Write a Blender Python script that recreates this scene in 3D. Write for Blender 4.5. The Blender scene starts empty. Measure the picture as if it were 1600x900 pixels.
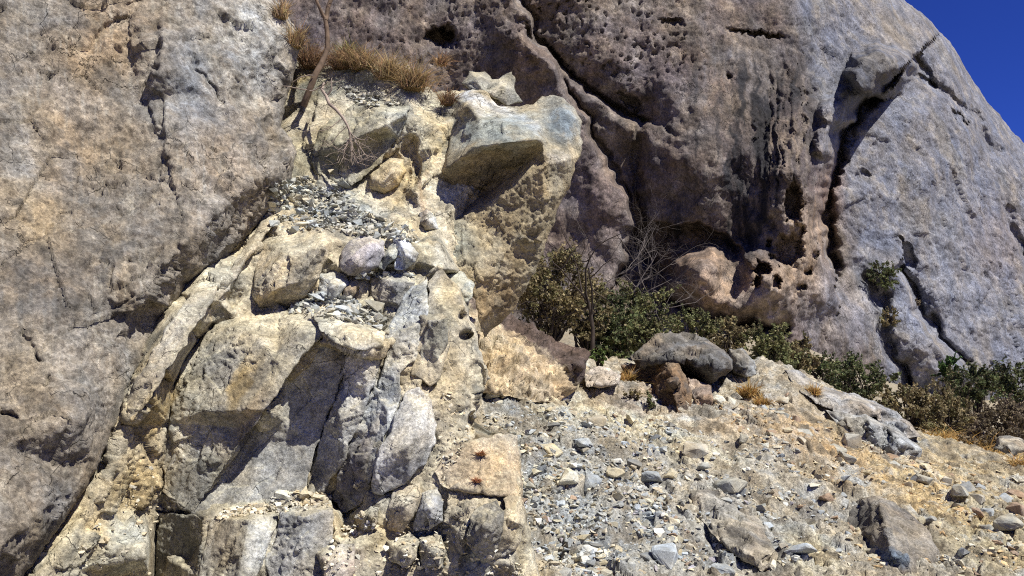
import bpy, bmesh, math, random
import numpy as np
from mathutils import Vector, Matrix
from mathutils.geometry import delaunay_2d_cdt

random.seed(7)
RNG = np.random.default_rng(11)
SC = bpy.context.scene
COL = SC.collection

# ------------------------------------------------------------------ camera
F = 1300.0
CAM_Z = 1.6
PITCH = math.radians(3.96)
cam_d = bpy.data.cameras.new('camera')
cam_d.sensor_width = 36.0
cam_d.lens = 36.0 * F / 1600.0
cam_d.clip_start = 0.05
cam_d.clip_end = 6000
cam = bpy.data.objects.new('camera', cam_d)
COL.objects.link(cam)
cam.location = (0, 0, CAM_Z)
cam.rotation_euler = (math.radians(90) + PITCH, 0, 0)
SC.camera = cam

# ------------------------------------------------------------------ sky, sun, exposure
SUN_EL = math.radians(58)
SUN_AZ = math.radians(124)          # clockwise from +Y (view direction): to the right and a little behind
world = bpy.data.worlds.new('World')
SC.world = world
world.use_nodes = True
nt = world.node_tree
nt.nodes.clear()
sky = nt.nodes.new('ShaderNodeTexSky')
sky.sky_type = 'NISHITA'
sky.sun_disc = False
sky.sun_elevation = SUN_EL
sky.sun_rotation = SUN_AZ
sky.altitude = 3500
sky.air_density = 0.9
sky.dust_density = 0.0
sky.ozone_density = 8.0
bg = nt.nodes.new('ShaderNodeBackground')
bg.inputs['Strength'].default_value = 0.05
wo = nt.nodes.new('ShaderNodeOutputWorld')
tint = nt.nodes.new('ShaderNodeVectorMath')      # thin dry mountain air: a deeper blue over the whole sky
tint.operation = 'MULTIPLY'
tint.inputs[1].default_value = (0.40, 0.56, 1.45)
nt.links.new(sky.outputs[0], tint.inputs[0])
nt.links.new(tint.outputs[0], bg.inputs['Color'])
nt.links.new(bg.outputs[0], wo.inputs['Surface'])

sd = bpy.data.lights.new('sun', 'SUN')
sd.energy = 5.0
sd.angle = math.radians(0.5)
sd.color = (1.0, 0.965, 0.91)
sun = bpy.data.objects.new('sun', sd)
COL.objects.link(sun)
SUNV = Vector((math.cos(SUN_EL) * math.sin(SUN_AZ), math.cos(SUN_EL) * math.cos(SUN_AZ), math.sin(SUN_EL)))
sun.rotation_euler = (-SUNV).to_track_quat('-Z', 'Y').to_euler()
sun.location = SUNV * 60

SC.view_settings.view_transform = 'Standard'
SC.view_settings.look = 'None'
SC.view_settings.gamma = 1.0
SC.view_settings.use_curve_mapping = False
SC.view_settings.exposure = 0.62
SC.cycles.use_denoising = False        # keep the grain of the rock crisp
SC.cycles.filter_width = 1.1
SC.cycles.max_bounces = 5
SC.cycles.diffuse_bounces = 3

# ------------------------------------------------------------------ numeric helpers
CP, SP = math.cos(PITCH), math.sin(PITCH)

def ray(px, py):
    x = (np.asarray(px, float) - 800.0) / F
    v = (450.0 - np.asarray(py, float)) / F
    return x, CP - v * SP, SP + v * CP

def at(px, py, Y):
    """world point on the line of sight of a photo pixel at world depth Y"""
    x, y, z = ray(px, py)
    s = np.asarray(Y, float) / y
    return np.stack(np.broadcast_arrays(x * s, y * s, CAM_Z + z * s), -1)

def to_px(P):
    x, y, z = P[..., 0], P[..., 1], P[..., 2] - CAM_Z
    d = np.maximum(y * CP + z * SP, 0.05)
    u = -y * SP + z * CP
    return 800 + F * x / d, 450 - F * u / d

def hash3(i, j, k, seed=0):
    h = (i.astype(np.uint32) * np.uint32(374761393) + j.astype(np.uint32) * np.uint32(668265263)
         + k.astype(np.uint32) * np.uint32(2147483647) + np.uint32((seed * 974634777) & 0xffffffff))
    h = (h ^ (h >> np.uint32(13))) * np.uint32(1274126177)
    h ^= h >> np.uint32(16)
    h = h * np.uint32(2246822519)
    return h ^ (h >> np.uint32(15))

_G = RNG.normal(size=(256, 3))
_G /= np.linalg.norm(_G, axis=1)[:, None]

def perlin(P, seed=0):
    fl = np.floor(P)
    f = P - fl
    I = fl.astype(np.int64)
    u = f * f * f * (f * (f * 6 - 15) + 10)
    out = 0
    for dx in (0, 1):
        wx = u[..., 0] if dx else 1 - u[..., 0]
        for dy in (0, 1):
            wy = u[..., 1] if dy else 1 - u[..., 1]
            for dz in (0, 1):
                wz = u[..., 2] if dz else 1 - u[..., 2]
                g = _G[hash3(I[..., 0] + dx, I[..., 1] + dy, I[..., 2] + dz, seed) & np.uint32(255)]
                d = g[..., 0] * (f[..., 0] - dx) + g[..., 1] * (f[..., 1] - dy) + g[..., 2] * (f[..., 2] - dz)
                out = out + wx * wy * wz * d
    return out * 1.6

def fbm(P, octv=4, gain=0.5, seed=0):
    a, s, o = 1.0, 1.0, 0
    for k in range(octv):
        o = o + a * perlin(P * s, seed + k)
        a *= gain
        s *= 2.03
    return o

def ridged(P, octv=4, seed=0):
    a, s, o = 1.0, 1.0, 0
    for k in range(octv):
        o = o + a * (1 - 2 * np.abs(perlin(P * s, seed + k)))
        a *= 0.5
        s *= 2.1
    return o * 0.5

def facets(P, seed=0):
    """angular fractured relief: every cell is a tilted plane; second value is the distance to the cell edge"""
    shp = P.shape[:-1]
    Q = P.reshape(-1, 3)
    fl = np.floor(Q)
    I = fl.astype(np.int64)
    f = Q - fl
    best = np.full(len(Q), 9e9)
    sec = np.full(len(Q), 9e9)
    val = np.zeros(len(Q))
    for dx in (-1, 0, 1):
        for dy in (-1, 0, 1):
            for dz in (-1, 0, 1):
                h = hash3(I[:, 0] + dx, I[:, 1] + dy, I[:, 2] + dz, seed)
                jx = (h & np.uint32(255)) / 255.0
                jy = ((h >> np.uint32(8)) & np.uint32(255)) / 255.0
                jz = ((h >> np.uint32(16)) & np.uint32(255)) / 255.0
                rx = f[:, 0] - dx - jx
                ry = f[:, 1] - dy - jy
                rz = f[:, 2] - dz - jz
                d = rx * rx + ry * ry + rz * rz
                n = _G[(h >> np.uint32(9)) & np.uint32(255)]
                v = n[:, 0] * rx + n[:, 1] * ry + n[:, 2] * rz + (((h >> np.uint32(20)) & np.uint32(255)) / 255.0 - 0.5) * 0.9
                b = d < best
                sec = np.where(b, best, np.minimum(sec, d))
                val = np.where(b, v, val)
                best = np.where(b, d, best)
    return val.reshape(shp), (np.sqrt(sec) - np.sqrt(best)).reshape(shp)

def sstep(a, b, x):
    t = np.clip((x - a) / (b - a + 1e-12), 0, 1)
    return t * t * (3 - 2 * t)

def seg_dist(px, py, poly, closed=False):
    """distance to a polyline, nearest point, and side sign"""
    best = np.full(px.shape, 1e18)
    qx = np.zeros(px.shape)
    qy = np.zeros(px.shape)
    sg = np.ones(px.shape)
    pts = list(poly) + ([poly[0]] if closed else [])
    for (x0, y0), (x1, y1) in zip(pts[:-1], pts[1:]):
        dx, dy = x1 - x0, y1 - y0
        L = dx * dx + dy * dy + 1e-12
        t = np.clip(((px - x0) * dx + (py - y0) * dy) / L, 0, 1)
        cx, cy = x0 + t * dx, y0 + t * dy
        d = (px - cx) ** 2 + (py - cy) ** 2
        m = d < best
        best = np.where(m, d, best)
        qx = np.where(m, cx, qx)
        qy = np.where(m, cy, qy)
        sg = np.where(m, np.sign(dx * (py - y0) - dy * (px - x0)), sg)
    return np.sqrt(best), qx, qy, sg

def inside(px, py, poly):
    c = np.zeros(px.shape, bool)
    n = len(poly)
    for i in range(n):
        x0, y0 = poly[i]
        x1, y1 = poly[(i + 1) % n]
        if y0 == y1:
            continue
        k = (y0 > py) != (y1 > py)
        c ^= k & (px < (x1 - x0) * (py - y0) / (y1 - y0) + x0)
    return c

def blob(px, py, x, y, rx, ry, ang=0.0, soft=0.6):
    a = math.radians(ang)
    dx, dy = px - x, py - y
    u = (dx * math.cos(a) + dy * math.sin(a)) / rx
    v = (-dx * math.sin(a) + dy * math.cos(a)) / ry
    return 1 - sstep(1 - soft, 1 + soft * 0.5, np.sqrt(u * u + v * v))

def mixc(c, t, col):
    return c + (np.asarray(col) - c) * np.clip(t, 0, 1)[..., None]

# ------------------------------------------------------------------ object helpers
def tag(o, label=None, cat=None, group=None, kind=None):
    if label: o['label'] = label
    if cat: o['category'] = cat
    if group: o['group'] = group
    if kind: o['kind'] = kind
    return o

def empty(name, loc):
    o = bpy.data.objects.new(name, None)
    COL.objects.link(o)
    o.location = loc
    return o

def mesh_np(name, V, quads=None, tris=None, cols=None, smooth=True):
    me = bpy.data.meshes.new(name)
    V = np.ascontiguousarray(V, dtype=np.float32)
    q = np.zeros((0, 4), np.int32) if quads is None else np.asarray(quads, np.int32).reshape(-1, 4)
    t = np.zeros((0, 3), np.int32) if tris is None else np.asarray(tris, np.int32).reshape(-1, 3)
    me.vertices.add(len(V))
    me.vertices.foreach_set('co', V.ravel())
    loops = np.concatenate([q.ravel(), t.ravel()]).astype(np.int32)
    me.loops.add(len(loops))
    me.loops.foreach_set('vertex_index', loops)
    ls = np.concatenate([np.arange(len(q)) * 4, len(q) * 4 + np.arange(len(t)) * 3]).astype(np.int32)
    me.polygons.add(len(ls))
    me.polygons.foreach_set('loop_start', ls)
    me.polygons.foreach_set('use_smooth', np.full(len(ls), smooth))
    me.update(calc_edges=True)
    if cols is not None:
        a = me.color_attributes.new('Col', 'FLOAT_COLOR', 'POINT')
        c = np.ones((len(V), 4), np.float32)
        c[:, :3] = np.clip(cols, 0.005, 0.9)
        a.data.foreach_set('color', c.ravel())
    return me

def link(name, me, mat, parent=None):
    o = bpy.data.objects.new(name, me)
    if mat and not me.materials:
        me.materials.append(mat)
    COL.objects.link(o)
    if parent is not None:
        o.parent = parent
        o.matrix_parent_inverse = Matrix.Translation(-Vector(parent.location))
    return o

# ------------------------------------------------------------------ materials
def rock_material(name, scale=1.0, bump=0.6, dist=0.03, lo=0.5, hi=1.45, rough=0.9, pits=0.0, stretch=(1, 1, 1), fleck=0.25, cracks=0.8):
    m = bpy.data.materials.new(name)
    m.use_nodes = True
    n = m.node_tree
    N, L = n.nodes, n.links
    b = N['Principled BSDF']
    b.inputs['Roughness'].default_value = rough
    b.inputs['Specular IOR Level'].default_value = 0.25
    at_ = N.new('ShaderNodeAttribute'); at_.attribute_name = 'Col'
    geo = N.new('ShaderNodeNewGeometry')
    mp = N.new('ShaderNodeMapping')
    mp.inputs['Scale'].default_value = [scale * s for s in stretch]
    L.new(geo.outputs['Position'], mp.inputs['Vector'])
    def noise(sc, det=6, ro=0.6, dis=0.0):
        t = N.new('ShaderNodeTexNoise')
        t.inputs['Scale'].default_value = sc
        t.inputs['Detail'].default_value = det
        t.inputs['Roughness'].default_value = ro
        t.inputs['Distortion'].default_value = dis
        L.new(mp.outputs[0], t.inputs['Vector'])
        return t.outputs['Fac']
    def maprange(s, a, bb, c, d):
        r = N.new('ShaderNodeMapRange')
        r.inputs[1].default_value = a; r.inputs[2].default_value = bb
        r.inputs[3].default_value = c; r.inputs[4].default_value = d
        L.new(s, r.inputs[0])
        return r.outputs[0]
    def mul(a, bb):
        r = N.new('ShaderNodeMath'); r.operation = 'MULTIPLY'
        L.new(a, r.inputs[0]); L.new(bb, r.inputs[1])
        return r.outputs[0]
    n1 = noise(5, 8, 0.68)
    n2 = noise(38, 5, 0.7)
    n3 = noise(1.7, 5, 0.6, 0.4)
    f1 = maprange(n1, 0.32, 0.68, lo, hi)
    f2 = maprange(n2, 0.3, 0.7, 0.78, 1.2)
    f3 = mul(f1, f2)
    vm = N.new('ShaderNodeVectorMath'); vm.operation = 'SCALE'
    L.new(at_.outputs['Color'], vm.inputs[0]); L.new(f3, vm.inputs['Scale'])
    # warm / cool variation in the stone
    tint = N.new('ShaderNodeValToRGB')
    e = tint.color_ramp.elements
    e[0].position, e[0].color = 0.35, (0.92, 1.0, 1.06, 1)
    e[1].position, e[1].color = 0.65, (1.06, 1.0, 0.84, 1)
    L.new(n3, tint.inputs[0])
    vm2 = N.new('ShaderNodeVectorMath'); vm2.operation = 'MULTIPLY'
    L.new(vm.outputs[0], vm2.inputs[0]); L.new(tint.outputs[0], vm2.inputs[1])
    # pale and dark mineral flecks
    vo = N.new('ShaderNodeTexVoronoi'); vo.inputs['Scale'].default_value = 55
    L.new(mp.outputs[0], vo.inputs['Vector'])
    sep = N.new('ShaderNodeSeparateColor'); L.new(vo.outputs['Color'], sep.inputs[0])
    fl = maprange(sep.outputs[0], 0.0, 1.0, 1 - fleck, 1 + fleck)
    vm3 = N.new('ShaderNodeVectorMath'); vm3.operation = 'SCALE'
    L.new(vm2.outputs[0], vm3.inputs[0]); L.new(fl, vm3.inputs['Scale'])
    grain = maprange(noise(130, 3, 0.8), 0.3, 0.7, 0.72, 1.28)
    # hairline cracks
    wv = N.new('ShaderNodeVectorMath'); wv.operation = 'MULTIPLY_ADD'
    nz = N.new('ShaderNodeTexNoise'); nz.inputs['Scale'].default_value = 3.0; nz.inputs['Detail'].default_value = 5
    L.new(mp.outputs[0], nz.inputs['Vector'])
    L.new(nz.outputs['Color'], wv.inputs[0]); wv.inputs[1].default_value = (0.5, 0.5, 0.5); L.new(mp.outputs[0], wv.inputs[2])
    vc = N.new('ShaderNodeTexVoronoi'); vc.feature = 'DISTANCE_TO_EDGE'; vc.inputs['Scale'].default_value = 2.6
    L.new(wv.outputs[0], vc.inputs['Vector'])
    line = maprange(vc.outputs['Distance'], 0.0, 0.014, 1.0, 0.0)
    crack = mul(line, maprange(noise(1.1, 3, 0.6), 0.48, 0.58, 0.0, cracks))
    cdark = maprange(crack, 0, 1, 1.0, 0.3)
    vm4 = N.new('ShaderNodeVectorMath'); vm4.operation = 'SCALE'
    L.new(vm3.outputs[0], vm4.inputs[0]); L.new(mul(grain, cdark), vm4.inputs['Scale'])
    L.new(vm4.outputs[0], b.inputs['Base Color'])
    h = noise(9, 12, 0.8)
    sb = N.new('ShaderNodeMath'); sb.operation = 'MULTIPLY_ADD'
    L.new(crack, sb.inputs[0]); sb.inputs[1].default_value = -0.5; L.new(h, sb.inputs[2])
    hh = sb.outputs[0]
    if pits:
        v2 = N.new('ShaderNodeTexVoronoi'); v2.inputs['Scale'].default_value = 14
        v2.inputs['Randomness'].default_value = 1.0
        L.new(mp.outputs[0], v2.inputs['Vector'])
        pt = maprange(v2.outputs['Distance'], 0.1, 0.45, -pits, 0)
        ad = N.new('ShaderNodeMath'); ad.operation = 'ADD'
        L.new(hh, ad.inputs[0]); L.new(pt, ad.inputs[1])
        hh = ad.outputs[0]
    bp = N.new('ShaderNodeBump')
    bp.inputs['Strength'].default_value = bump
    bp.inputs['Distance'].default_value = dist
    L.new(hh, bp.inputs['Height'])
    L.new(bp.outputs[0], b.inputs['Normal'])
    return m

def plain_material(name, col, rough=0.8, var=0.3, scale=6.0, attr=False, transl=0.0):
    m = bpy.data.materials.new(name)
    m.use_nodes = True
    n = m.node_tree
    N, L = n.nodes, n.links
    b = N['Principled BSDF']
    b.inputs['Roughness'].default_value = rough
    b.inputs['Specular IOR Level'].default_value = 0.2
    t = N.new('ShaderNodeTexNoise'); t.inputs['Scale'].default_value = scale; t.inputs['Detail'].default_value = 4
    geo = N.new('ShaderNodeNewGeometry'); L.new(geo.outputs['Position'], t.inputs['Vector'])
    r = N.new('ShaderNodeMapRange')
    r.inputs[1].default_value = 0.3; r.inputs[2].default_value = 0.7
    r.inputs[3].default_value = 1 - var; r.inputs[4].default_value = 1 + var
    L.new(t.outputs['Fac'], r.inputs[0])
    vm = N.new('ShaderNodeVectorMath'); vm.operation = 'SCALE'
    if attr:
        a = N.new('ShaderNodeAttribute'); a.attribute_name = 'Col'
        L.new(a.outputs['Color'], vm.inputs[0])
    else:
        vm.inputs[0].default_value = col
    L.new(r.outputs[0], vm.inputs['Scale'])
    L.new(vm.outputs[0], b.inputs['Base Color'])
    if transl:
        tr = N.new('ShaderNodeBsdfTranslucent'); L.new(vm.outputs[0], tr.inputs['Color'])
        mx = N.new('ShaderNodeMixShader'); mx.inputs[0].default_value = transl
        L.new(b.outputs[0], mx.inputs[1]); L.new(tr.outputs[0], mx.inputs[2])
        L.new(mx.outputs[0], N['Material Output'].inputs['Surface'])
    return m

M_ROCK = rock_material('fractured_rock', 1.0, 1.0, 0.045, 0.52, 1.42)
M_SLAB = rock_material('weathered_slab_rock', 1.0, 1.0, 0.045, 0.5, 1.45, stretch=(1, 1, 0.8))
M_CLIFF = rock_material('conglomerate_cliff', 0.2, 0.9, 0.2, 0.6, 1.35, pits=0.22, stretch=(1, 1, 0.7), fleck=0.35)
M_GROUND = rock_material('scree_ground', 1.3, 0.9, 0.05, 0.55, 1.4, fleck=0.4, cracks=0.0)
M_STONE = rock_material('loose_stone', 2.5, 0.5, 0.015, 0.75, 1.22, fleck=0.12, cracks=0.0)
M_BARK = plain_material('bark', (0.13, 0.09, 0.06), 0.9, 0.45, 14)
M_DARKBARK = plain_material('dark_bark', (0.05, 0.038, 0.03), 0.9, 0.4, 9)
M_TWIG = plain_material('dry_twig', (0.30, 0.24, 0.19), 0.9, 0.3, 12)
M_LEAF = plain_material('leaf', (0.1, 0.1, 0.05), 0.75, 0.25, 3, attr=True, transl=0.25)
M_GRASS = plain_material('dry_grass', (0.4, 0.27, 0.1), 0.8, 0.25, 9, attr=True, transl=0.3)

# stone colours (base reflectance)
TAN = (0.48, 0.41, 0.25); CREAM = (0.64, 0.58, 0.42); OCHRE = (0.52, 0.38, 0.16); GREY = (0.32, 0.31, 0.265)
BLUE = (0.34, 0.36, 0.37); DARK = (0.12, 0.115, 0.105); PURPLE = (0.205, 0.165, 0.155); OLIVE = (0.28, 0.26, 0.18)
WHITE = (0.62, 0.60, 0.57); RUST = (0.36, 0.20, 0.10); BROWN = (0.25, 0.19, 0.13)

# depth of the nearest rock along each line of sight, so that loose stones can be set on the ledges
ZB = np.full((480, 840), 1e9)
def zb_put(px, py, Y):
    i = np.clip((py / 2).astype(int), 0, 479); j = np.clip((px / 2).astype(int), 0, 839)
    np.minimum.at(ZB, (i, j), Y)
def zb_get(px, py):
    i = int(min(max(py / 2, 1), 478)); j = int(min(max(px / 2, 1), 838))
    w = ZB[i - 1:i + 2, j - 1:j + 2]
    return float(w.min())

# ------------------------------------------------------------------ rock bodies sculpted from an outline and depths
def tri_interp(pts, outline_n, px, py):
    v2 = [Vector((p[0], p[1])) for p in pts]
    edges = [(i, (i + 1) % outline_n) for i in range(outline_n)]
    r = delaunay_2d_cdt(v2, edges, [], 1, 1e-4)
    vs, fs, orig = r[0], r[2], r[3]
    Yv = [np.mean([pts[k][2] for k in o]) if len(o) else None for o in orig]
    P = np.array([(p[0], p[1]) for p in pts]); Z = np.array([p[2] for p in pts])
    for k in range(len(vs)):
        if Yv[k] is None:
            d = (P[:, 0] - vs[k].x) ** 2 + (P[:, 1] - vs[k].y) ** 2
            Yv[k] = float(Z[d.argmin()])
    # outside: the depth of the nearest outline point; inside: exact planes
    best = np.full(px.shape, 1e18); Y = np.zeros(px.shape)
    for a in range(outline_n):
        x0, y0, z0 = pts[a]; x1, y1, z1 = pts[(a + 1) % outline_n]
        dx, dy = x1 - x0, y1 - y0
        tt = np.clip(((px - x0) * dx + (py - y0) * dy) / (dx * dx + dy * dy + 1e-12), 0, 1)
        dd = (px - x0 - tt * dx) ** 2 + (py - y0 - tt * dy) ** 2
        m = dd < best
        best = np.where(m, dd, best); Y = np.where(m, z0 + tt * (z1 - z0), Y)
    for f in fs:
        for a in range(1, len(f) - 1):
            i, j, k = f[0], f[a], f[a + 1]
            (x0, y0), (x1, y1), (x2, y2) = vs[i], vs[j], vs[k]
            D = (y1 - y2) * (x0 - x2) + (x2 - x1) * (y0 - y2)
            if abs(D) < 1e-9:
                continue
            bx = (px >= min(x0, x1, x2) - 1) & (px <= max(x0, x1, x2) + 1) & (py >= min(y0, y1, y2) - 1) & (py <= max(y0, y1, y2) + 1)
            if not bx.any():
                continue
            qx, qy = px[bx], py[bx]
            l0 = ((y1 - y2) * (qx - x2) + (x2 - x1) * (qy - y2)) / D
            l1 = ((y2 - y0) * (qx - x2) + (x0 - x2) * (qy - y2)) / D
            l2 = 1 - l0 - l1
            m = (l0 >= -1e-6) & (l1 >= -1e-6) & (l2 >= -1e-6)
            t = Y[bx]
            t[m] = (l0 * Yv[i] + l1 * Yv[j] + l2 * Yv[k])[m]
            Y[bx] = t
    return Y

def smooth2(A, n):
    for _ in range(n):
        B = np.pad(A, 1, mode='edge')
        A = (B[1:-1, 1:-1] * 2 + B[:-2, 1:-1] + B[2:, 1:-1] + B[1:-1, :-2] + B[1:-1, 2:]) / 6
    return A

def grid_normals(P):
    gx = np.gradient(P, axis=1); gy = np.gradient(P, axis=0)
    n = np.cross(gx, gy)
    n /= np.linalg.norm(n, axis=-1)[..., None] + 1e-12
    flip = n[..., 1] > 0
    n[flip] *= -1
    return n

def relief(name, o, i=(), mat=None, parent=None, h=2.0, soft=1, rim=9.0, rimd=None, jit=2.5, thick=0.6, shrink=0.8,
           col=TAN, disp=None, paint=None, shape=None, seed=1, zb=True):
    """A closed rock body. o: outline (px, py, Y); i: inner points; the back is closed by a tapering hull."""
    rs = np.random.default_rng(seed)
    ox = np.array([p[0] for p in o], float); oy = np.array([p[1] for p in o], float)
    # ragged outline
    dense = []
    n = len(o)
    for k in range(n):
        x0, y0 = ox[k], oy[k]; x1, y1 = ox[(k + 1) % n], oy[(k + 1) % n]
        L = math.hypot(x1 - x0, y1 - y0); m = max(1, int(L / 5))
        for q in range(m):
            t = q / m
            dense.append((x0 + (x1 - x0) * t, y0 + (y1 - y0) * t))
    D = np.array(dense)
    if jit:
        N3 = np.stack([D[:, 0] / 22, D[:, 1] / 22, np.full(len(D), seed * 3.7)], -1)
        D[:, 0] += jit * 1.5 * fbm(N3, 3, 0.6, seed); D[:, 1] += jit * 1.5 * fbm(N3 + 31.3, 3, 0.6, seed + 5)
    x_ax = np.arange(D[:, 0].min() - 2 * h, D[:, 0].max() + 2 * h, h)
    y_ax = np.arange(D[:, 1].min() - 2 * h, D[:, 1].max() + 2 * h, h)
    px, py = np.meshgrid(x_ax, y_ax)
    Y = tri_interp(list(o) + list(i), n, px, py)
    if soft:
        Y = smooth2(Y, soft)
    poly = [tuple(p) for p in D]
    d, qx, qy, _ = seg_dist(px, py, poly, True)
    ins = inside(px, py, poly)
    sdist = np.where(ins, d, -d)
    keepv = sdist > -0.8 * h
    # snap the border to the outline
    cell = keepv[:-1, :-1] & keepv[1:, :-1] & keepv[:-1, 1:] & keepv[1:, 1:]
    cell &= (ins[:-1, :-1] | ins[1:, :-1] | ins[:-1, 1:] | ins[1:, 1:])
    ncell = np.zeros(px.shape, int)
    ncell[:-1, :-1] += cell; ncell[1:, :-1] += cell; ncell[:-1, 1:] += cell; ncell[1:, 1:] += cell
    snap = (ncell > 0) & ((ncell < 4) | (sdist < 0))
    nrm0 = grid_normals(at(px, py, smooth2(Y, 6)))
    px = np.where(snap, qx, px); py = np.where(snap, qy, py)
    sdist = np.where(snap, 0, sdist)
    t = np.clip(1 - np.maximum(sdist, 0) / rim, 0, 1)
    rd = (rim * 0.8 * np.median(Y) / F) if rimd is None else rimd
    Y = Y + rd * (1 - np.sqrt(1 - 0.98 * t * t))
    if shape is not None:
        Y = shape(px, py, Y)
    P = at(px, py, Y)
    nrm = nrm0
    if disp is not None:
        fade = 0.12 + 0.88 * sstep(0, max(rim * 0.6, 4), sdist)
        ng = grid_normals(at(px, py, smooth2(Y, 3)))
        vw = P - np.array([0, 0, CAM_Z]); vw /= np.linalg.norm(vw, axis=-1)[..., None]
        fade = fade * (0.02 + 0.98 * sstep(0.1, 0.5, np.abs((ng * vw).sum(-1))))
        P = P + nrm0 * (disp(P, px, py, seed) * fade)[..., None]
        nrm = grid_normals(P)
    C = np.broadcast_to(np.asarray(col, float), P.shape).copy()
    if paint is not None:
        C = paint(C, px, py, P, nrm, seed)
    idx = -np.ones(px.shape, int)
    used = np.zeros(px.shape, bool)
    used[:-1, :-1] |= cell; used[1:, :-1] |= cell; used[:-1, 1:] |= cell; used[1:, 1:] |= cell
    idx[used] = np.arange(used.sum())
    V = P[used]; CC = C[used]
    ci, cj = np.nonzero(cell)
    q = np.stack([idx[ci, cj], idx[ci + 1, cj], idx[ci + 1, cj + 1], idx[ci, cj + 1]], -1)
    # border edges -> hull to the back
    e = np.concatenate([q[:, [0, 1]], q[:, [1, 2]], q[:, [2, 3]], q[:, [3, 0]]])
    key = np.sort(e, axis=1); key = key[:, 0] * (len(V) + 1) + key[:, 1]
    _, inv, cnt = np.unique(key, return_inverse=True, return_counts=True)
    be = e[cnt[inv] == 1]
    bv = np.unique(be)
    cen = V[bv].mean(0)
    nb = len(bv)
    remap = -np.ones(len(V), int); remap[bv] = np.arange(nb)
    n0 = len(V)
    a, b = be[:, 0], be[:, 1]
    vd = V[bv] - np.array([0, 0, CAM_Z]); vd /= vd[:, 1:2]
    rings, quads = [], []
    prev_a, prev_b = a, b
    ts = (0.03, 0.10, 0.2, 0.36, 0.6, 1.0)
    for k, tr in enumerate(ts):       # rough sides running back into the hill
        R_ = V[bv] + vd * thick * tr
        sh = 1 - (1 - shrink) * tr ** 1.3 - 0.012
        cy = cen + np.array([cen[0] / cen[1], 1, (cen[2] - CAM_Z) / cen[1]]) * thick * tr
        R_[:, 0] = cy[0] + (R_[:, 0] - cy[0]) * sh; R_[:, 2] = cy[2] + (R_[:, 2] - cy[2]) * sh
        nz = np.stack([fbm(R_ * 2.5 + 7.7 * q_, 4, 0.55, seed + q_) for q_ in range(3)], -1)
        R_ = R_ + nz * 0.05 * min(1.0, thick) * min(1.0, tr * 4)
        rings.append(R_)
        na, nb_ = n0 + k * nb + remap[a], n0 + k * nb + remap[b]
        quads.append(np.stack([prev_b, prev_a, na, nb_], -1))
        prev_a, prev_b = na, nb_
    last = n0 + len(ts) * nb
    cv = rings[-1].mean(0) + np.array([0, thick * 0.1, 0])
    tb = np.stack([prev_b, prev_a, np.full(len(a), last)], -1)
    VV = np.concatenate([V] + rings + [cv[None]])
    CC = np.concatenate([CC] + [CC[bv]] * len(ts) + [CC[bv].mean(0)[None]])
    me = mesh_np(name, VV, np.concatenate([q] + quads), tb, CC)
    ob = link(name, me, mat, parent)
    if zb:
        m = used & (px > 0) & (px < 1600) & (py > 0) & (py < 900)
        zb_put(px[m], py[m], P[..., 1][m])
    return ob

# dip direction of the beds in the outcrop: stretch the fractures along it
_d = np.array([-0.45, -0.25, -0.86]); _d /= np.linalg.norm(_d)
_e = np.cross(_d, (0, 1, 0)); _e /= np.linalg.norm(_e); _f = np.cross(_d, _e)
BED = np.stack([_d, _e, _f], 0)
def bedspace(P, along=0.4):
    Q = P @ BED.T
    Q = Q * np.array([along, 1, 1])
    return Q

def disp_block(P, px, py, s):
    Q = bedspace(P, 0.55)
    v, e = facets(Q * 3.2 + s * 3.1, s)
    v2, e2 = facets(Q * 9 + s, s + 3)
    f = fbm(P * 2.2 + s, 5, 0.5, s)
    v3, e3 = facets(P * 22 + s, s + 6)
    w = sstep(-0.1, 0.5, perlin(P * 1.5 + s, 15))
    return 0.022 * v + (0.006 + 0.016 * w) * v2 + (0.003 + 0.007 * w) * v3 + 0.010 * f + 0.006 * fbm(P * 9, 4, 0.7, s)

def disp_smooth(P, px, py, s):
    v, e = facets(P * 5 + s * 2.1, s)
    return 0.015 * v + 0.022 * fbm(P * 3 + s, 5, 0.55, s) + 0.006 * ridged(P * 12, 3, s)

def disp_rubble(P, px, py, s):
    Q = bedspace(P, 0.4)
    v, e = facets(Q * 3.6 + s * 3.1, s)
    v2, e2 = facets(P * 11 + s, s + 3)
    v3, e3 = facets(P * 26 + s, s + 8)
    w = 0.35 + 0.65 * sstep(-0.4, 0.4, fbm(P * 1.3, 3, 0.5, 77))
    return 0.07 * v + w * 0.016 * v2 + 0.009 * v3 * (0.4 + w) + 0.02 * fbm(P * 1.7 + s, 6, 0.6, s) - 0.012 * sstep(0.08, 0, e2) * w

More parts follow.
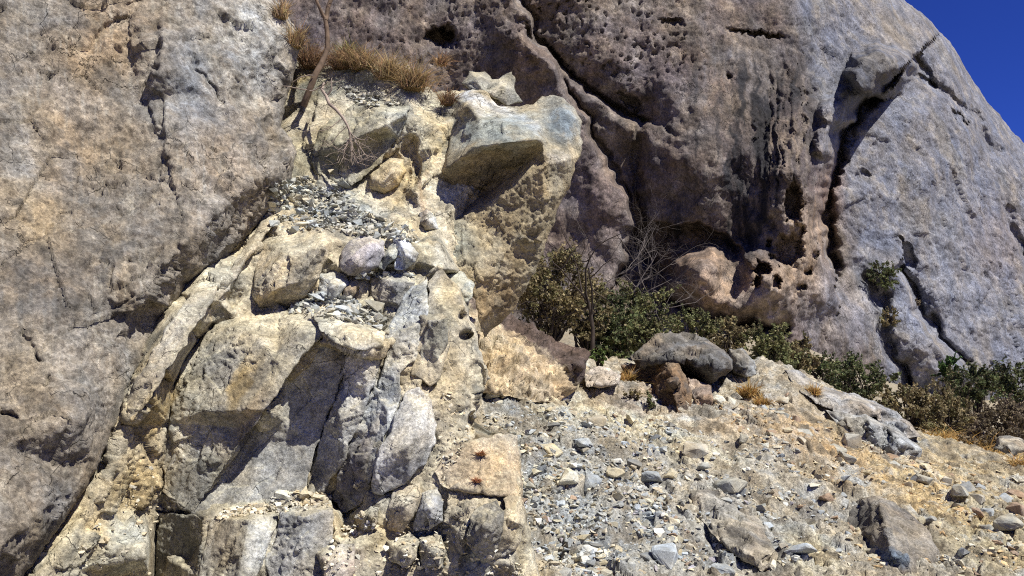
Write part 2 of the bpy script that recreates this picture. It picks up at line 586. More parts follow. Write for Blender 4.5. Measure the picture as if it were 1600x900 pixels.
# colour areas of the rock faces, in photo pixels: x, y, rx, ry, angle, colour, strength
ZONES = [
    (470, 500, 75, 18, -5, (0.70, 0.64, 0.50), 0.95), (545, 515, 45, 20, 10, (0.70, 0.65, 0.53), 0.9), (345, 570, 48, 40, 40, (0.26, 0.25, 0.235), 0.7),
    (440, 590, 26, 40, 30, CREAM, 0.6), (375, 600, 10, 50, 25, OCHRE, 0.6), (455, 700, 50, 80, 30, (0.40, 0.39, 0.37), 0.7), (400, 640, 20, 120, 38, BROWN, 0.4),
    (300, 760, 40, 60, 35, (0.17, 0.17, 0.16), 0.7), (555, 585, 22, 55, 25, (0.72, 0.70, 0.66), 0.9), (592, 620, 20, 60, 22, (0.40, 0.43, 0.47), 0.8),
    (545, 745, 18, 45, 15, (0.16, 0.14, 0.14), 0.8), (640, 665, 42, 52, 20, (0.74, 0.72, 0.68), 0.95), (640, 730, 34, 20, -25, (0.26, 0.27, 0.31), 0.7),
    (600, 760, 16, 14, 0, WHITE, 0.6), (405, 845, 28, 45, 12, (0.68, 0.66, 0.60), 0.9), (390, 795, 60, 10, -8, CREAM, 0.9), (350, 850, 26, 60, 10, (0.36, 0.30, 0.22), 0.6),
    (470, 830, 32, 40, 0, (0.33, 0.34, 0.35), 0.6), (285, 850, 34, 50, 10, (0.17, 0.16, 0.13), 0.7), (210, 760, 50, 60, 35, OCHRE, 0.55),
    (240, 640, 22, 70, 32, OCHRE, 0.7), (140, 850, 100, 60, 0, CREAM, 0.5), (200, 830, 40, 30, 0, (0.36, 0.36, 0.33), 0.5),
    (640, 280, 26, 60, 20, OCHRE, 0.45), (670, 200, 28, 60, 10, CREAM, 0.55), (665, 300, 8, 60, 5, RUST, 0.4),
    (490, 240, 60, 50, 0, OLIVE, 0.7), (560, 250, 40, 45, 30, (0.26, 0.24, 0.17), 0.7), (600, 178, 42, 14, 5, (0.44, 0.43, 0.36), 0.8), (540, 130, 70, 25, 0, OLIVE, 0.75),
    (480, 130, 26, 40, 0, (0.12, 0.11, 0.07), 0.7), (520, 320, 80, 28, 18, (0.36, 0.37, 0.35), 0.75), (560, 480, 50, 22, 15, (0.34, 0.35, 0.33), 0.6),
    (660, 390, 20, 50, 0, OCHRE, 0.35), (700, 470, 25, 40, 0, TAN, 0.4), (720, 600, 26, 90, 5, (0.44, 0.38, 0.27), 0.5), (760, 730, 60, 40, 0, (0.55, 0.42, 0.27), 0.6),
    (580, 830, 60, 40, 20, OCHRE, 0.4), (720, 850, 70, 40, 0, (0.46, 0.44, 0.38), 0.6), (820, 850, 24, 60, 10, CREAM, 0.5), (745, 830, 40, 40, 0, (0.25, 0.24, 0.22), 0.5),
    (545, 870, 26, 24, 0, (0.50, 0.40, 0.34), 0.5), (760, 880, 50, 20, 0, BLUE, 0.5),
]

def paint_outcrop(C, px, py, P, nrm, s):
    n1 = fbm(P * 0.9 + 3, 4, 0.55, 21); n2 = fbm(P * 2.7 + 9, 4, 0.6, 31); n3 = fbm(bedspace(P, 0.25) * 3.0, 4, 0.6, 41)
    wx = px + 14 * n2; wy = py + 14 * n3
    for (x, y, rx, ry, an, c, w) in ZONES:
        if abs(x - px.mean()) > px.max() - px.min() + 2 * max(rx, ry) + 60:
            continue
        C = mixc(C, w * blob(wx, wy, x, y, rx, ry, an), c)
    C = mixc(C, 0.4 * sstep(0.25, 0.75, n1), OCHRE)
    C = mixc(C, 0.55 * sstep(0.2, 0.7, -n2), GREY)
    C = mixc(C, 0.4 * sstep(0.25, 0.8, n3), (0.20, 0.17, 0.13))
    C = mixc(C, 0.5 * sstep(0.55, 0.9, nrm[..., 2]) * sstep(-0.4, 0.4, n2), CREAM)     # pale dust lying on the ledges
    return C * (1 + 0.25 * n2)[..., None]

def paint_block(C, px, py, P, nrm, s):
    n1 = fbm(P * 1.6 + s, 4, 0.55, 22); n2 = fbm(P * 4.5 + s, 4, 0.6, 32); n3 = fbm(bedspace(P, 0.2) * 4.0 + s, 4, 0.6, 42)
    wx = px + 8 * n2; wy = py + 8 * n3
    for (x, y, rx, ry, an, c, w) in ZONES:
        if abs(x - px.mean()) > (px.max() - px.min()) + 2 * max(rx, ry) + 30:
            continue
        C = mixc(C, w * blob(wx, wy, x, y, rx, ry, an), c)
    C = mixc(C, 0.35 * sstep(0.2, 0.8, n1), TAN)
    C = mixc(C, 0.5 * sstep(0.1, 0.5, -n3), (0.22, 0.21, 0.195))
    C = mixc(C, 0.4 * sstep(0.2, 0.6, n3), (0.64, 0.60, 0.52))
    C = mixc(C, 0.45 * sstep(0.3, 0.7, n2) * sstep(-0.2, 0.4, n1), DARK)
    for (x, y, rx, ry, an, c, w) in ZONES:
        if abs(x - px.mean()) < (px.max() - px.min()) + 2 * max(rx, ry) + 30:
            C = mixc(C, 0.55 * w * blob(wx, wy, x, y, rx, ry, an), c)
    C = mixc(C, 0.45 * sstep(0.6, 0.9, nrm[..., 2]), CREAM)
    return C * (1 + 0.22 * n2)[..., None]

# ================================================================== SETTING
# ------------------------------------------------------------------ terrain: scree slope, hillside, ground to the horizon
CTRL_PX = [
    (700, 900, 6.9), (830, 900, 6.8), (1000, 900, 6.9), (1200, 900, 7.2), (1400, 900, 7.4), (1600, 900, 7.7), (1800, 900, 8.0),
    (820, 790, 8.0), (1000, 800, 8.0), (1200, 800, 8.4), (1400, 800, 8.9), (1600, 800, 9.4), (1800, 820, 9.5),
    (700, 700, 9.3), (760, 690, 9.2), (900, 700, 9.2), (1050, 710, 9.5), (1200, 720, 9.7), (1400, 740, 10.3), (1600, 760, 10.6),
    (760, 620, 10.3), (760, 570, 11.0), (860, 620, 10.8), (950, 640, 10.9), (1080, 650, 11.1), (1200, 640, 11.5), (1320, 670, 11.6), (1450, 700, 11.9), (1600, 730, 11.9),
    (720, 520, 12.0), (900, 580, 12.6), (1000, 600, 12.6), (1130, 600, 12.8), (1240, 590, 13.2), (1340, 640, 13.0), (1440, 690, 13.0), (1600, 722, 13.0),
    (800, 540, 16), (1000, 570, 17), (1240, 590, 18), (1440, 700, 17), (1600, 715, 19),
    (700, 520, 30), (1000, 545, 30), (1250, 590, 34), (1430, 650, 36), (1600, 690, 34), (1850, 690, 34),
    (700, 500, 56), (1000, 520, 56), (1250, 540, 58), (1420, 615, 66), (1600, 640, 80), (1900, 640, 90),
    (300, 520, 30), (0, 540, 30), (300, 480, 60), (-200, 500, 60),
]
_cp = np.array([at(*c) for c in CTRL_PX])
_extra = np.array([(0, 2, -0.35), (0, -4, -0.4), (-4, 2, -0.7), (5, 2, -0.55), (-4, 7, -1.1), (-8, 10, -0.4), (-12, 0, 0), (12, 0, -0.9), (-6, -12, -0.4), (8, -12, -0.9), (16, 9, -1.0), (24, 20, -1.6),
                   (0, 140, 4), (100, 120, 0), (-100, 120, 6), (120, 0, -4), (-120, 0, 4), (0, -120, -1), (-8, 14, 2.0)], float)
_cp = np.concatenate([_cp, _extra])
def _tps(r2):
    return np.where(r2 > 1e-12, r2 * np.log(r2 + 1e-12), 0)
def _warp(x, y):      # compress distance so that near and far control points weigh alike
    r = np.hypot(x, y) + 1e-9
    k = np.log1p(r / 4.0) * 4.0 / r
    return np.stack([x * k, y * k], -1)
_cw = _warp(_cp[:, 0], _cp[:, 1])
_n = len(_cp)
_A = np.zeros((_n + 3, _n + 3))
_dd = ((_cw[:, None] - _cw[None]) ** 2).sum(-1)
_A[:_n, :_n] = _tps(_dd) + np.eye(_n) * 0.02
_A[:_n, _n:] = np.c_[np.ones(_n), _cw]; _A[_n:, :_n] = _A[:_n, _n:].T
_wt = np.linalg.solve(_A, np.r_[_cp[:, 2], 0, 0, 0])
def ground_z(x, y):
    x = np.asarray(x, float); y = np.asarray(y, float)
    r = np.hypot(x, y); k = np.minimum(1, 130 / (r + 1e-9))
    w = _warp(x * k, y * k)
    z = _wt[_n] + w[..., 0] * _wt[_n + 1] + w[..., 1] * _wt[_n + 2]
    for j in range(_n):
        z = z + _wt[j] * _tps((w[..., 0] - _cw[j, 0]) ** 2 + (w[..., 1] - _cw[j, 1]) ** 2)
    return z

def ground_detail(x, y):
    P = np.stack([x, y, np.zeros_like(x)], -1)
    near = 1 / (1 + (np.hypot(x, y) / 40) ** 2)
    v, e = facets(P * 2.4 + 5, 3)
    v2, e2 = facets(P * 7.5 + 2, 4)
    Q = np.stack([x * 0.85 + y * 0.5, -x * 0.5 + y * 0.85, np.zeros_like(x)], -1)
    rill = ridged(np.stack([Q[..., 0] * 2.2, Q[..., 1] * 0.5, Q[..., 2]], -1), 3, 9)
    return near * (0.14 * fbm(P * 0.55, 4, 0.5, 2) + 0.07 * v + 0.028 * v2 + 0.055 * fbm(P * 4, 6, 0.64, 8) + 0.016 * fbm(P * 14, 3, 0.6, 18) + 0.08 * rill)
def ground(x, y):
    return ground_z(x, y) + ground_detail(np.asarray(x, float), np.asarray(y, float))

def ground_hit(px, py, lo=5.5, hi=60, n=240):
    """where the line of sight of a pixel meets the ground"""
    Ys = np.geomspace(lo, hi, n)
    P = at(np.full(n, px), np.full(n, py), Ys)
    d = P[:, 2] - ground_z(P[:, 0], P[:, 1])
    s = np.nonzero(d < 0)[0]
    k = s[0] if len(s) else n - 1
    Y = Ys[k]
    if k > 0 and len(s):
        t = d[k - 1] / (d[k - 1] - d[k] + 1e-9)
        Y = Ys[k - 1] + (Ys[k] - Ys[k - 1]) * t
    p = at(px, py, Y)
    return float(p[0]), float(p[1]), float(ground(p[0:1], p[1:2])[0])

GZONES = [
    (1400, 690, 260, 60, 18, OCHRE, 0.45), (1290, 690, 130, 42, 25, (0.50, 0.34, 0.18), 0.75), (1470, 775, 150, 45, 30, (0.58, 0.42, 0.21), 0.85), (1560, 840, 120, 70, 20, TAN, 0.6),
    (1150, 670, 120, 26, 10, (0.42, 0.33, 0.23), 0.6), (930, 650, 120, 24, 14, CREAM, 0.75), (1060, 690, 110, 25, 20, CREAM, 0.6), (860, 590, 80, 40, 20, (0.60, 0.50, 0.34), 0.8),
    (880, 760, 110, 120, 0, (0.375, 0.38, 0.37), 0.9), (790, 620, 40, 40, 0, (0.30, 0.32, 0.34), 0.8), (1020, 850, 160, 70, 10, (0.375, 0.38, 0.37), 0.9), (1150, 800, 120, 60, 25, (0.36, 0.34, 0.30), 0.7),
    (1270, 870, 70, 40, 30, CREAM, 0.8), (1280, 800, 60, 40, 20, (0.33, 0.31, 0.28), 0.6), (1200, 620, 100, 26, 15, (0.33, 0.31, 0.28), 0.6), (1400, 690, 70, 30, 25, (0.30, 0.29, 0.28), 0.6),
    (1530, 720, 90, 22, 15, (0.33, 0.27, 0.18), 0.6), (1000, 620, 60, 30, 10, (0.34, 0.27, 0.22), 0.6),
]
th = np.concatenate([np.linspace(-180, -58, 24)[:-1], np.linspace(-58, -8, 90)[:-1], np.linspace(-8, 36, 520)[:-1], np.linspace(36, 60, 70)[:-1], np.linspace(60, 180, 24)])
th = np.radians(th)
rr = np.concatenate([np.linspace(0.4, 5.6, 14)[:-1], np.geomspace(5.6, 15, 470)[:-1], np.geomspace(15, 110, 90)[:-1], np.geomspace(110, 4000, 16)])
T, R = np.meshgrid(th, rr)
gx, gy = R * np.sin(T), R * np.cos(T)
gz = ground_z(gx, gy)
inner = R < 60
gz[inner] += ground_detail(gx[inner], gy[inner])
GP = np.stack([gx, gy, gz], -1)
gpx, gpy = to_px(GP)
gc = np.broadcast_to(np.array((0.42, 0.37, 0.29)), GP.shape).copy()
gn2 = fbm(GP * 1.1, 4, 0.6, 50); gn3 = fbm(GP * 3.3, 4, 0.6, 51)
wx, wy = gpx + 35 * gn2, gpy + 22 * gn3
front = gy > 3
for (x, y, rx, ry, an, c, w) in GZONES:
    gc = mixc(gc, w * blob(wx, wy, x, y, rx, ry, an) * front, c)
gc = mixc(gc, 0.5 * sstep(0.15, 0.6, gn3), (0.33, 0.34, 0.34))
gc = mixc(gc, 0.5 * sstep(0.25, 0.7, gn2), (0.50, 0.42, 0.30))
gc = mixc(gc, 0.6 * sstep(0.1, 0.5, -gn3), (0.25, 0.205, 0.15))
gc *= 0.88 * (1 + 0.3 * gn3)[..., None]
gc = mixc(gc, sstep(15, 22, R), (0.26, 0.22, 0.16))
nr, nth = R.shape
ids = np.arange(nr * nth).reshape(nr, nth)
q = np.stack([ids[:-1, :-1], ids[:-1, 1:], ids[1:, 1:], ids[1:, :-1]], -1).reshape(-1, 4)[:, ::-1]
cid = nr * nth
tri = np.stack([np.full(nth - 1, cid), ids[0, 1:], ids[0, :-1]], -1)
GV = np.concatenate([GP.reshape(-1, 3), [[0, 0, float(ground_z(0.0, 0.0))]]])
GCc = np.concatenate([gc.reshape(-1, 3), [[0.4, 0.36, 0.3]]])
tag(link('ground', mesh_np('ground', GV, q, tri, GCc), M_GROUND), kind='structure',
    label='grey and tan scree slope running up to the foot of the cliff')

# ------------------------------------------------------------------ the mountain cliff behind
def build_cliff():
    ax = np.arange(260, 1990, 2.2)
    nv = 330
    v = np.linspace(0, 1, nv)
    foot = np.interp(ax, [250, 900, 1000, 1240, 1330, 1420, 1600, 2000], [560, 540, 560, 570, 600, 650, 660, 680])
    top = np.interp(ax, [250, 600, 900, 1150, 1300, 1415, 1450, 1485, 1505, 1535, 1570, 1600, 1660, 1800, 2000],
                    [-330, -300, -240, -165, -90, 0, 30, 66, 100, 148, 190, 226, 300, 440, 590])
    top = top + 5 * fbm(np.stack([ax / 26, ax * 0, ax * 0], -1), 4, 0.6, 3)
    px = np.broadcast_to(ax, (nv, len(ax))).copy()
    py = foot[None] + (top - foot)[None] * v[:, None]
    VV = np.broadcast_to(v[:, None], px.shape)
    n_lo = fbm(np.stack([px / 150, py / 150, px * 0], -1), 3, 0.5, 60)
    wx = px + 10 * fbm(np.stack([px / 40, py / 40, px * 0 + 3], -1), 3, 0.5, 61)
    wy = py + 10 * fbm(np.stack([px / 40, py / 40, px * 0 + 9], -1), 3, 0.5, 62)
    Y = np.interp(ax, [250, 900, 1000, 1240, 1300, 1450, 1600, 2000], [62, 63, 64, 64, 68, 76, 86, 104])[None] \
        + np.interp(ax, [250, 1000, 1250, 1330, 1450, 1600, 2000], [9, 9, 10, 12, 14, 16, 18])[None] * VV ** 1.15
    t = np.clip((VV - 0.72) / 0.28, 0, 1)
    Y = Y + np.interp(ax, [250, 1300, 1600], [10, 11, 13])[None] * (1 - np.sqrt(1 - 0.97 * t * t))
    Y = Y + 1.2 * n_lo
    def trench(line, depth, w):
        d, _, _, _ = seg_dist(wx, wy, line)
        return depth * np.exp(-(d / w) ** 2)
    def step(line, amp, w, reach):     # the left side (seen along the line) stands forward, fading over reach
        d, _, _, s = seg_dist(wx, wy, line)
        return amp * (sstep(-w, w, d * s) - 0.5) * np.exp(-(d / reach) ** 2)
    def bump(x, y, rx, ry, an, amp, soft=0.9):
        return amp * blob(wx, wy, x, y, rx, ry, an, soft)
    e2 = [(800, -20), (850, 70), (880, 125), (905, 170), (945, 250), (975, 310), (992, 355), (986, 400), (960, 440)]
    Y += step(e2[::-1], 4.5, 5, 70) + trench(e2, 1.8, 6)
    e1 = [(820, 50), (870, 95), (920, 140), (960, 172), (1005, 192)]
    Y += trench(e1, 2.6, 6) + step(e1, -2.4, 4, 40)
    Y += trench([(998, 200), (992, 280), (1000, 350), (1015, 430)], 1.6, 9)
    Y += bump(1100, 230, 95, 150, 0, -3.0, 1.0)
    # cave under the overhang, lump below it
    lip = [(998, 352), (1030, 346), (1060, 350), (1090, 350), (1130, 372), (1165, 395), (1178, 420)]
    d, _, _, s = seg_dist(wx, wy, lip)
    below = sstep(-3, 3, d * s) * np.exp(-(d / 62) ** 2) * blob(wx, wy, 1085, 395, 110, 70, 20, 0.5)
    Y += 3.6 * below
    Y += bump(1150, 445, 85, 62, 15, -5.5, 0.5) + bump(1090, 420, 40, 35, 0, -2.5)
    Y += trench([(1040, 470), (1090, 492), (1150, 505), (1230, 515)], 3.5, 7)
    Y += bump(1020, 440, 30, 60, 0, 3.0)
    # pillar and holes at its right
    hx = px + 5 * fbm(np.stack([px / 13, py / 13, px * 0 + 5], -1), 3, 0.6, 63); hy = py + 5 * fbm(np.stack([px / 13, py / 13, px * 0 + 8], -1), 3, 0.6, 64)
    Y += bump(1225, 330, 50, 150, 8, -3.0, 0.8)
    for (x, y, rx, ry, an, dp) in [(1240, 318, 15, 32, 0, 6), (1232, 392, 22, 30, 10, 7), (1247, 360, 15, 12, 0, 3), (1190, 420, 12, 14, 0, 6), (1184, 440, 8, 12, 20, 5), (1212, 441, 7, 12, -10, 5),
                                   (1281, 374, 10, 7, 10, 4), (1203, 383, 6, 6, 0, 3.5), (1205, 400, 7, 6, 0, 3), (1173, 505, 22, 9, 10, 4), (1275, 400, 8, 7, 0, 3), (1262, 425, 9, 6, 0, 3), (1250, 450, 9, 5, 0, 2.5),
                                   (690, 58, 26, 14, 15, 4.5), (700, 50, 12, 14, 0, 4), (1140, 120, 6, 4, 0, 1.5), (1050, 33, 22, 4, 5, 1.8), (1180, 52, 50, 4, 8, 1.8), (985, 160, 26, 8, 35, 2.2),
                                   (1350, 275, 14, 12, 0, 1.2), (1420, 400, 9, 22, -25, 2.0), (1405, 380, 7, 14, -30, 1.6), (1450, 130, 26, 6, 35, 2.2), (1500, 185, 22, 6, 40, 1.8)]:
        Y += (0.5 if rx < 24 else 0.7) * dp * blob(hx, hy, x, y, rx * 0.95, ry * 0.95, an, 0.4)
    # gully between the main wall and the grey dome
    val = [(1395, 120), (1350, 160), (1322, 195), (1308, 240), (1292, 290), (1285, 350), (1300, 420)]
    Y += trench(val, 5.0, 11) + step(val, -7.0, 6, 70)
    Y += bump(1375, 112, 52, 40, -15, -9, 0.3) + bump(1292, 225, 20, 30, 0, -3.5, 0.5) + bump(1305, 175, 26, 30, 20, -3.0, 0.6)
    Y += trench([(1425, 95), (1470, 130), (1520, 180), (1560, 240)], 1.8, 8)
    Y += trench([(1415, 420), (1435, 480), (1460, 520), (1510, 568)], 3.0, 8) + step([(1415, 420), (1435, 480), (1460, 520), (1510, 568)], -3.0, 5, 40)
    Y += trench([(1360, 430), (1378, 480), (1390, 545), (1420, 600)], 2.2, 9)
    Y += trench([(1575, 330), (1590, 380), (1620, 420)], 2.0, 10)
    Y += bump(1480, 570, 70, 40, 20, -3)
    # fluting, beds
    fl = ridged(np.stack([wx / 13, wy / 150, px * 0], -1), 3, 71)
    Y += -1.5 * fl * blob(wx, wy, 1235, 230, 75, 160, 8, 0.8) - 0.5 * fl * blob(wx, wy, 1370, 110, 60, 60, 0, 0.8)
    P = at(px, py, Y)
    nrm = grid_normals(P)
    v1, ed1 = facets(P * np.array([0.33, 0.33, 0.25]), 81)
    v2, ed2 = facets(P * 1.1, 82)
    right = sstep(1280, 1330, px + 0.25 * (300 - py))
    dd = 0.09 * v1 * (1 + 1.6 * right) + 0.06 * v2 * (1 + 0.8 * right) + 0.10 * fbm(P * 0.3, 3, 0.5, 83) + 0.09 * fbm(P * 1.3, 4, 0.65, 87) + 0.05 * ridged(P * 1.6, 3, 84)
    # small weathering pits, thickest on the upper left of the wall
    dens = (0.0 + 0.9 * blob(wx, wy, 940, 40, 200, 100, 15, 0.9) + 0.4 * blob(wx, wy, 650, 60, 160, 120, 0, 0.9)) * (1 - 0.85 * right)
    pit = perlin(P * 2.4, 85) + 0.4 * perlin(P * 4.6, 86)
    dd -= 0.7 * sstep(0.36, 0.62, pit) * np.clip(dens, 0, 1)
    vw = P - np.array([0, 0, CAM_Z]); vw /= np.linalg.norm(vw, axis=-1)[..., None]
    sm = np.stack([smooth2(P[..., k], 4) for k in range(3)], -1)
    nrm = grid_normals(sm)
    dd = dd * (0.1 + 0.9 * sstep(0.05, 0.32, np.abs((nrm * vw).sum(-1))))
    P = P + nrm * dd[..., None]
    nrm = grid_normals(P)
    # colours
    s1 = fbm(P * 0.12, 4, 0.55, 90); s2 = fbm(P * 0.6, 4, 0.6, 91)
    st = fbm(np.stack([wx / 12, wy / 160, px * 0], -1), 4, 0.55, 92)
    C = np.broadcast_to(np.array((0.215, 0.178, 0.158)), P.shape).copy()
    C = mixc(C, 0.8 * right, (0.25, 0.25, 0.28))
    C = mixc(C, 0.6 * sstep(0.1, 0.6, s1), (0.26, 0.225, 0.18))
    C = mixc(C, 0.5 * sstep(0.1, 0.6, -s1) * (1 - right), (0.165, 0.13, 0.135))
    C = mixc(C, 0.5 * sstep(0.2, 0.6, s2), (0.33, 0.29, 0.24))
    for (x, y, rx, ry, an, c, w) in [
            (1130, 440, 80, 60, 20, (0.46, 0.35, 0.26), 0.85), (1200, 460, 60, 50, 0, (0.42, 0.36, 0.30), 0.7), (1255, 420, 36, 60, 0, (0.48, 0.37, 0.26), 0.8), (1275, 360, 24, 40, 10, (0.40, 0.30, 0.22), 0.7),
            (1100, 512, 70, 12, 8, (0.5, 0.42, 0.33), 0.8), (1300, 290, 22, 50, 10, (0.38, 0.27, 0.22), 0.7), (1075, 395, 60, 34, 10, (0.36, 0.26, 0.19), 0.7), (1310, 480, 70, 80, 20, (0.36, 0.36, 0.38), 0.6),
            (1480, 420, 90, 120, 0, (0.30, 0.30, 0.33), 0.5), (1400, 40, 70, 50, 40, (0.30, 0.26, 0.22), 0.5), (1560, 380, 60, 80, 0, (0.27, 0.23, 0.23), 0.6), (930, 300, 40, 120, -20, (0.21, 0.165, 0.155), 0.6)]:
        C = mixc(C, w * blob(wx, wy, x, y, rx, ry, an, 0.9), c)
    # black water streaks
    blk = (1.0 * blob(wx, wy, 1174, 260, 36, 190, 4, 0.5) + 0.8 * blob(wx, wy, 1158, 370, 26, 90, 12, 0.6) + 0.55 * blob(wx, wy, 1240, 190, 40, 150, 5, 0.9) + 0.6 * blob(wx, wy, 1060, 360, 14, 60, 10, 0.8)
           + 0.5 * blob(wx, wy, 1350, 120, 50, 60, 0, 0.9) + 0.45 * blob(wx, wy, 1010, 320, 20, 120, 0, 0.9) + 0.35 * blob(wx, wy, 1085, 150, 14, 180, 0, 0.9) + 0.3 * blob(wx, wy, 770, 60, 30, 110, 8, 0.9))
    st = st * (1 - 0.85 * right)
    blk = blk + 0.55 * blob(wx, wy, 1160, 230, 110, 220, 4, 0.7) * sstep(0.05, 0.4, st)
    C = mixc(C, np.clip(1.35 * blk, 0, 1) * sstep(-0.55, 0.15, st), (0.035, 0.034, 0.037))
    C = mixc(C, 0.7 * blob(wx, wy, 1245, 375, 34, 85, 6, 0.7), (0.46, 0.36, 0.26)); C = mixc(C, 0.5 * blob(wx, wy, 1140, 445, 70, 55, 15, 0.7), (0.46, 0.36, 0.27))
    C = mixc(C, 0.45 * blob(wx, wy, 1130, 120, 90, 90, 0, 0.9) * sstep(0.0, 0.5, -st), (0.33, 0.32, 0.33))
    C = mixc(C, 0.5 * blob(wx, wy, 1250, 230, 50, 150, 6, 0.9) * sstep(0.1, 0.5, -st), (0.40, 0.34, 0.27))
    C *= (0.66 + 0.08 * right)[..., None] * (np.array((1.02, 0.98, 1.0)) + right[..., None] * np.array((-0.08, -0.01, 0.05))) * (1 + 0.3 * s2 + 0.4 * st)[..., None]
    # close over the top and down the back
    back = []
    bc = []
    top_row, top_c = P[-1], C[-1]
    for k, (dy, dz) in enumerate([(3, -0.4), (10, -2), (30, -9), (60, -28), (70, -60)]):
        b = top_row.copy(); b[:, 1] += dy; b[:, 2] = np.maximum(b[:, 2] + dz, -4)
        back.append(b); bc.append(top_c)
    P = np.concatenate([P, np.array(back)]); C = np.concatenate([C, np.array(bc)])
    a, b = P.shape[:2]
    ids = np.arange(a * b).reshape(a, b)
    q = np.stack([ids[:-1, :-1], ids[:-1, 1:], ids[1:, 1:], ids[1:, :-1]], -1).reshape(-1, 4)
    o = link('cliff', mesh_np('cliff', P.reshape(-1, 3), q, None, C.reshape(-1, 3)), M_CLIFF)
    tag(o, kind='structure', label='high purple-brown and grey rock wall of the mountain, with black water streaks and hollows')
    # depth lookup for plants that grow on it
    def depth(x, y):
        j = int(np.argmin(np.abs(ax - x)))
        k = int(np.argmin(np.abs(py[:, j] - y)))
        return Vector(P[k, j])
    return depth
cliff_at = build_cliff()

# ================================================================== ROCKS IN FRONT
# ------------------------------------------------------------------ the big leaning slab on the left
def slab_shape(px, py, Y):
    wx = px + 9 * fbm(np.stack([px / 30, py / 30, px * 0], -1), 3, 0.5, 5)
    wy = py + 9 * fbm(np.stack([px / 30, py / 30, px * 0 + 4], -1), 3, 0.5, 6)
    line = [(262, -20), (250, 40), (244, 95), (232, 140), (240, 190), (258, 235), (272, 290), (284, 350), (270, 420)]
    d, _, _, s = seg_dist(wx, wy, line)
    Y = Y - 0.10 * (sstep(-3.5, 3.5, -d * s) - 0.5) * np.exp(-(d / 45) ** 2) * (0.5 + 0.5 * blob(px, py, 240, 190, 60, 150))
    for ln, dp, w in [([(300, 88), (325, 125), (352, 165)], 0.05, 2.5), ([(420, 170), (415, 240), (405, 300)], 0.04, 3), ([(0, 420), (50, 380), (110, 330)], 0.03, 3),
                      ([(150, 60), (190, 30), (220, 0)], 0.08, 6), ([(40, 520), (60, 560)], 0.05, 3), ([(0, 640), (22, 655)], 0.08, 5), ([(360, 380), (330, 415), (290, 450)], 0.08, 4),
                      ([(378, 330), (352, 372), (318, 410)], 0.06, 4), ([(75, 590), (72, 605)], 0.05, 3)]:
        dd, _, _, _ = seg_dist(wx, wy, ln)
        Y = Y + dp * np.exp(-(dd / w) ** 2)
    return Y

def slab_disp(P, px, py, s):
    Q = bedspace(P, 0.6)
    v, e = facets(Q * 1.6, 101)
    v2, e2 = facets(Q * 5.5, 102)
    v3, e3 = facets(P * 14, 103)
    w = sstep(-0.25, 0.55, fbm(P * 0.9, 4, 0.55, 104))
    return 0.05 * v + 0.032 * v2 * (0.35 + w) + 0.016 * v3 * (0.4 + w) + 0.05 * fbm(P * 0.9, 3, 0.5, 105) + 0.03 * fbm(P * 3.5, 6, 0.66, 106) - 0.02 * sstep(0.05, 0, e2) * w

def slab_paint(C, px, py, P, nrm, s):
    n1 = fbm(P * 0.7, 4, 0.55, 110); n2 = fbm(P * 2.2, 4, 0.6, 111); n3 = fbm(P * np.array([3, 3, 1.1]), 4, 0.6, 112); n4 = fbm(P * 7, 4, 0.65, 113)
    wx = px + 26 * n2; wy = py + 26 * n3
    for (x, y, rx, ry, an, c, w) in [
            (90, 210, 110, 190, 10, (0.37, 0.30, 0.235), 0.7), (170, 50, 90, 60, 0, (0.36, 0.27, 0.19), 0.6), (30, 230, 40, 120, 0, (0.36, 0.36, 0.36), 0.6), (395, 60, 60, 85, 0, (0.56, 0.55, 0.53), 0.95),
            (330, 90, 50, 80, 0, (0.38, 0.37, 0.36), 0.6), (300, 130, 36, 60, 0, (0.26, 0.265, 0.28), 0.6), (340, 260, 70, 90, 0, (0.38, 0.30, 0.23), 0.7), (180, 330, 80, 120, 20, (0.20, 0.195, 0.195), 0.7),
            (160, 420, 70, 60, 20, (0.17, 0.165, 0.165), 0.6), (60, 340, 60, 60, 0, (0.42, 0.35, 0.25), 0.5), (30, 600, 80, 70, 0, (0.44, 0.38, 0.30), 0.5), (140, 570, 90, 70, 30, (0.37, 0.355, 0.345), 0.7),
            (60, 740, 90, 120, 0, (0.27, 0.25, 0.235), 0.6), (60, 440, 80, 40, 0, (0.30, 0.22, 0.15), 0.6), (250, 400, 40, 60, 30, (0.27, 0.23, 0.18), 0.6), (430, 250, 26, 60, 0, (0.36, 0.33, 0.30), 0.6), (90, 860, 60, 60, 0, (0.22, 0.20, 0.17), 0.6)]:
        C = mixc(C, w * blob(wx, wy, x, y, rx, ry, an, 0.9), c)
    C = mixc(C, 0.4 * sstep(0.1, 0.6, n1), (0.36, 0.29, 0.215))
    C = mixc(C, 0.6 * sstep(0.15, 0.6, -n2), (0.185, 0.175, 0.17))
    C = mixc(C, 0.5 * sstep(0.2, 0.6, n3), (0.42, 0.37, 0.31))
    C = mixc(C, 0.5 * sstep(0.25, 0.6, n4), (0.17, 0.14, 0.11))
    run = fbm(np.stack([px / 9, py / 90, px * 0], -1), 3, 0.55, 115)      # water runs down the face
    C = mixc(C, 0.4 * sstep(0.15, 0.5, run) * sstep(-0.2, 0.4, n1), (0.19, 0.185, 0.18)); C = mixc(C, 0.35 * sstep(0.2, 0.5, -run) * sstep(-0.2, 0.4, n2), (0.50, 0.48, 0.44))
    n5 = fbm(P * 16, 3, 0.6, 114)
    C = mixc(C, 0.6 * sstep(0.25, 0.55, n5), (0.12, 0.10, 0.085))
    cool = blob(px, py, 380, 120, 150, 190, 0, 0.9)[..., None]
    return (np.array((0.95, 0.925, 0.87)) + cool * np.array((0.0, 0.04, 0.10))) * C * (1 + 0.3 * n4)[..., None]

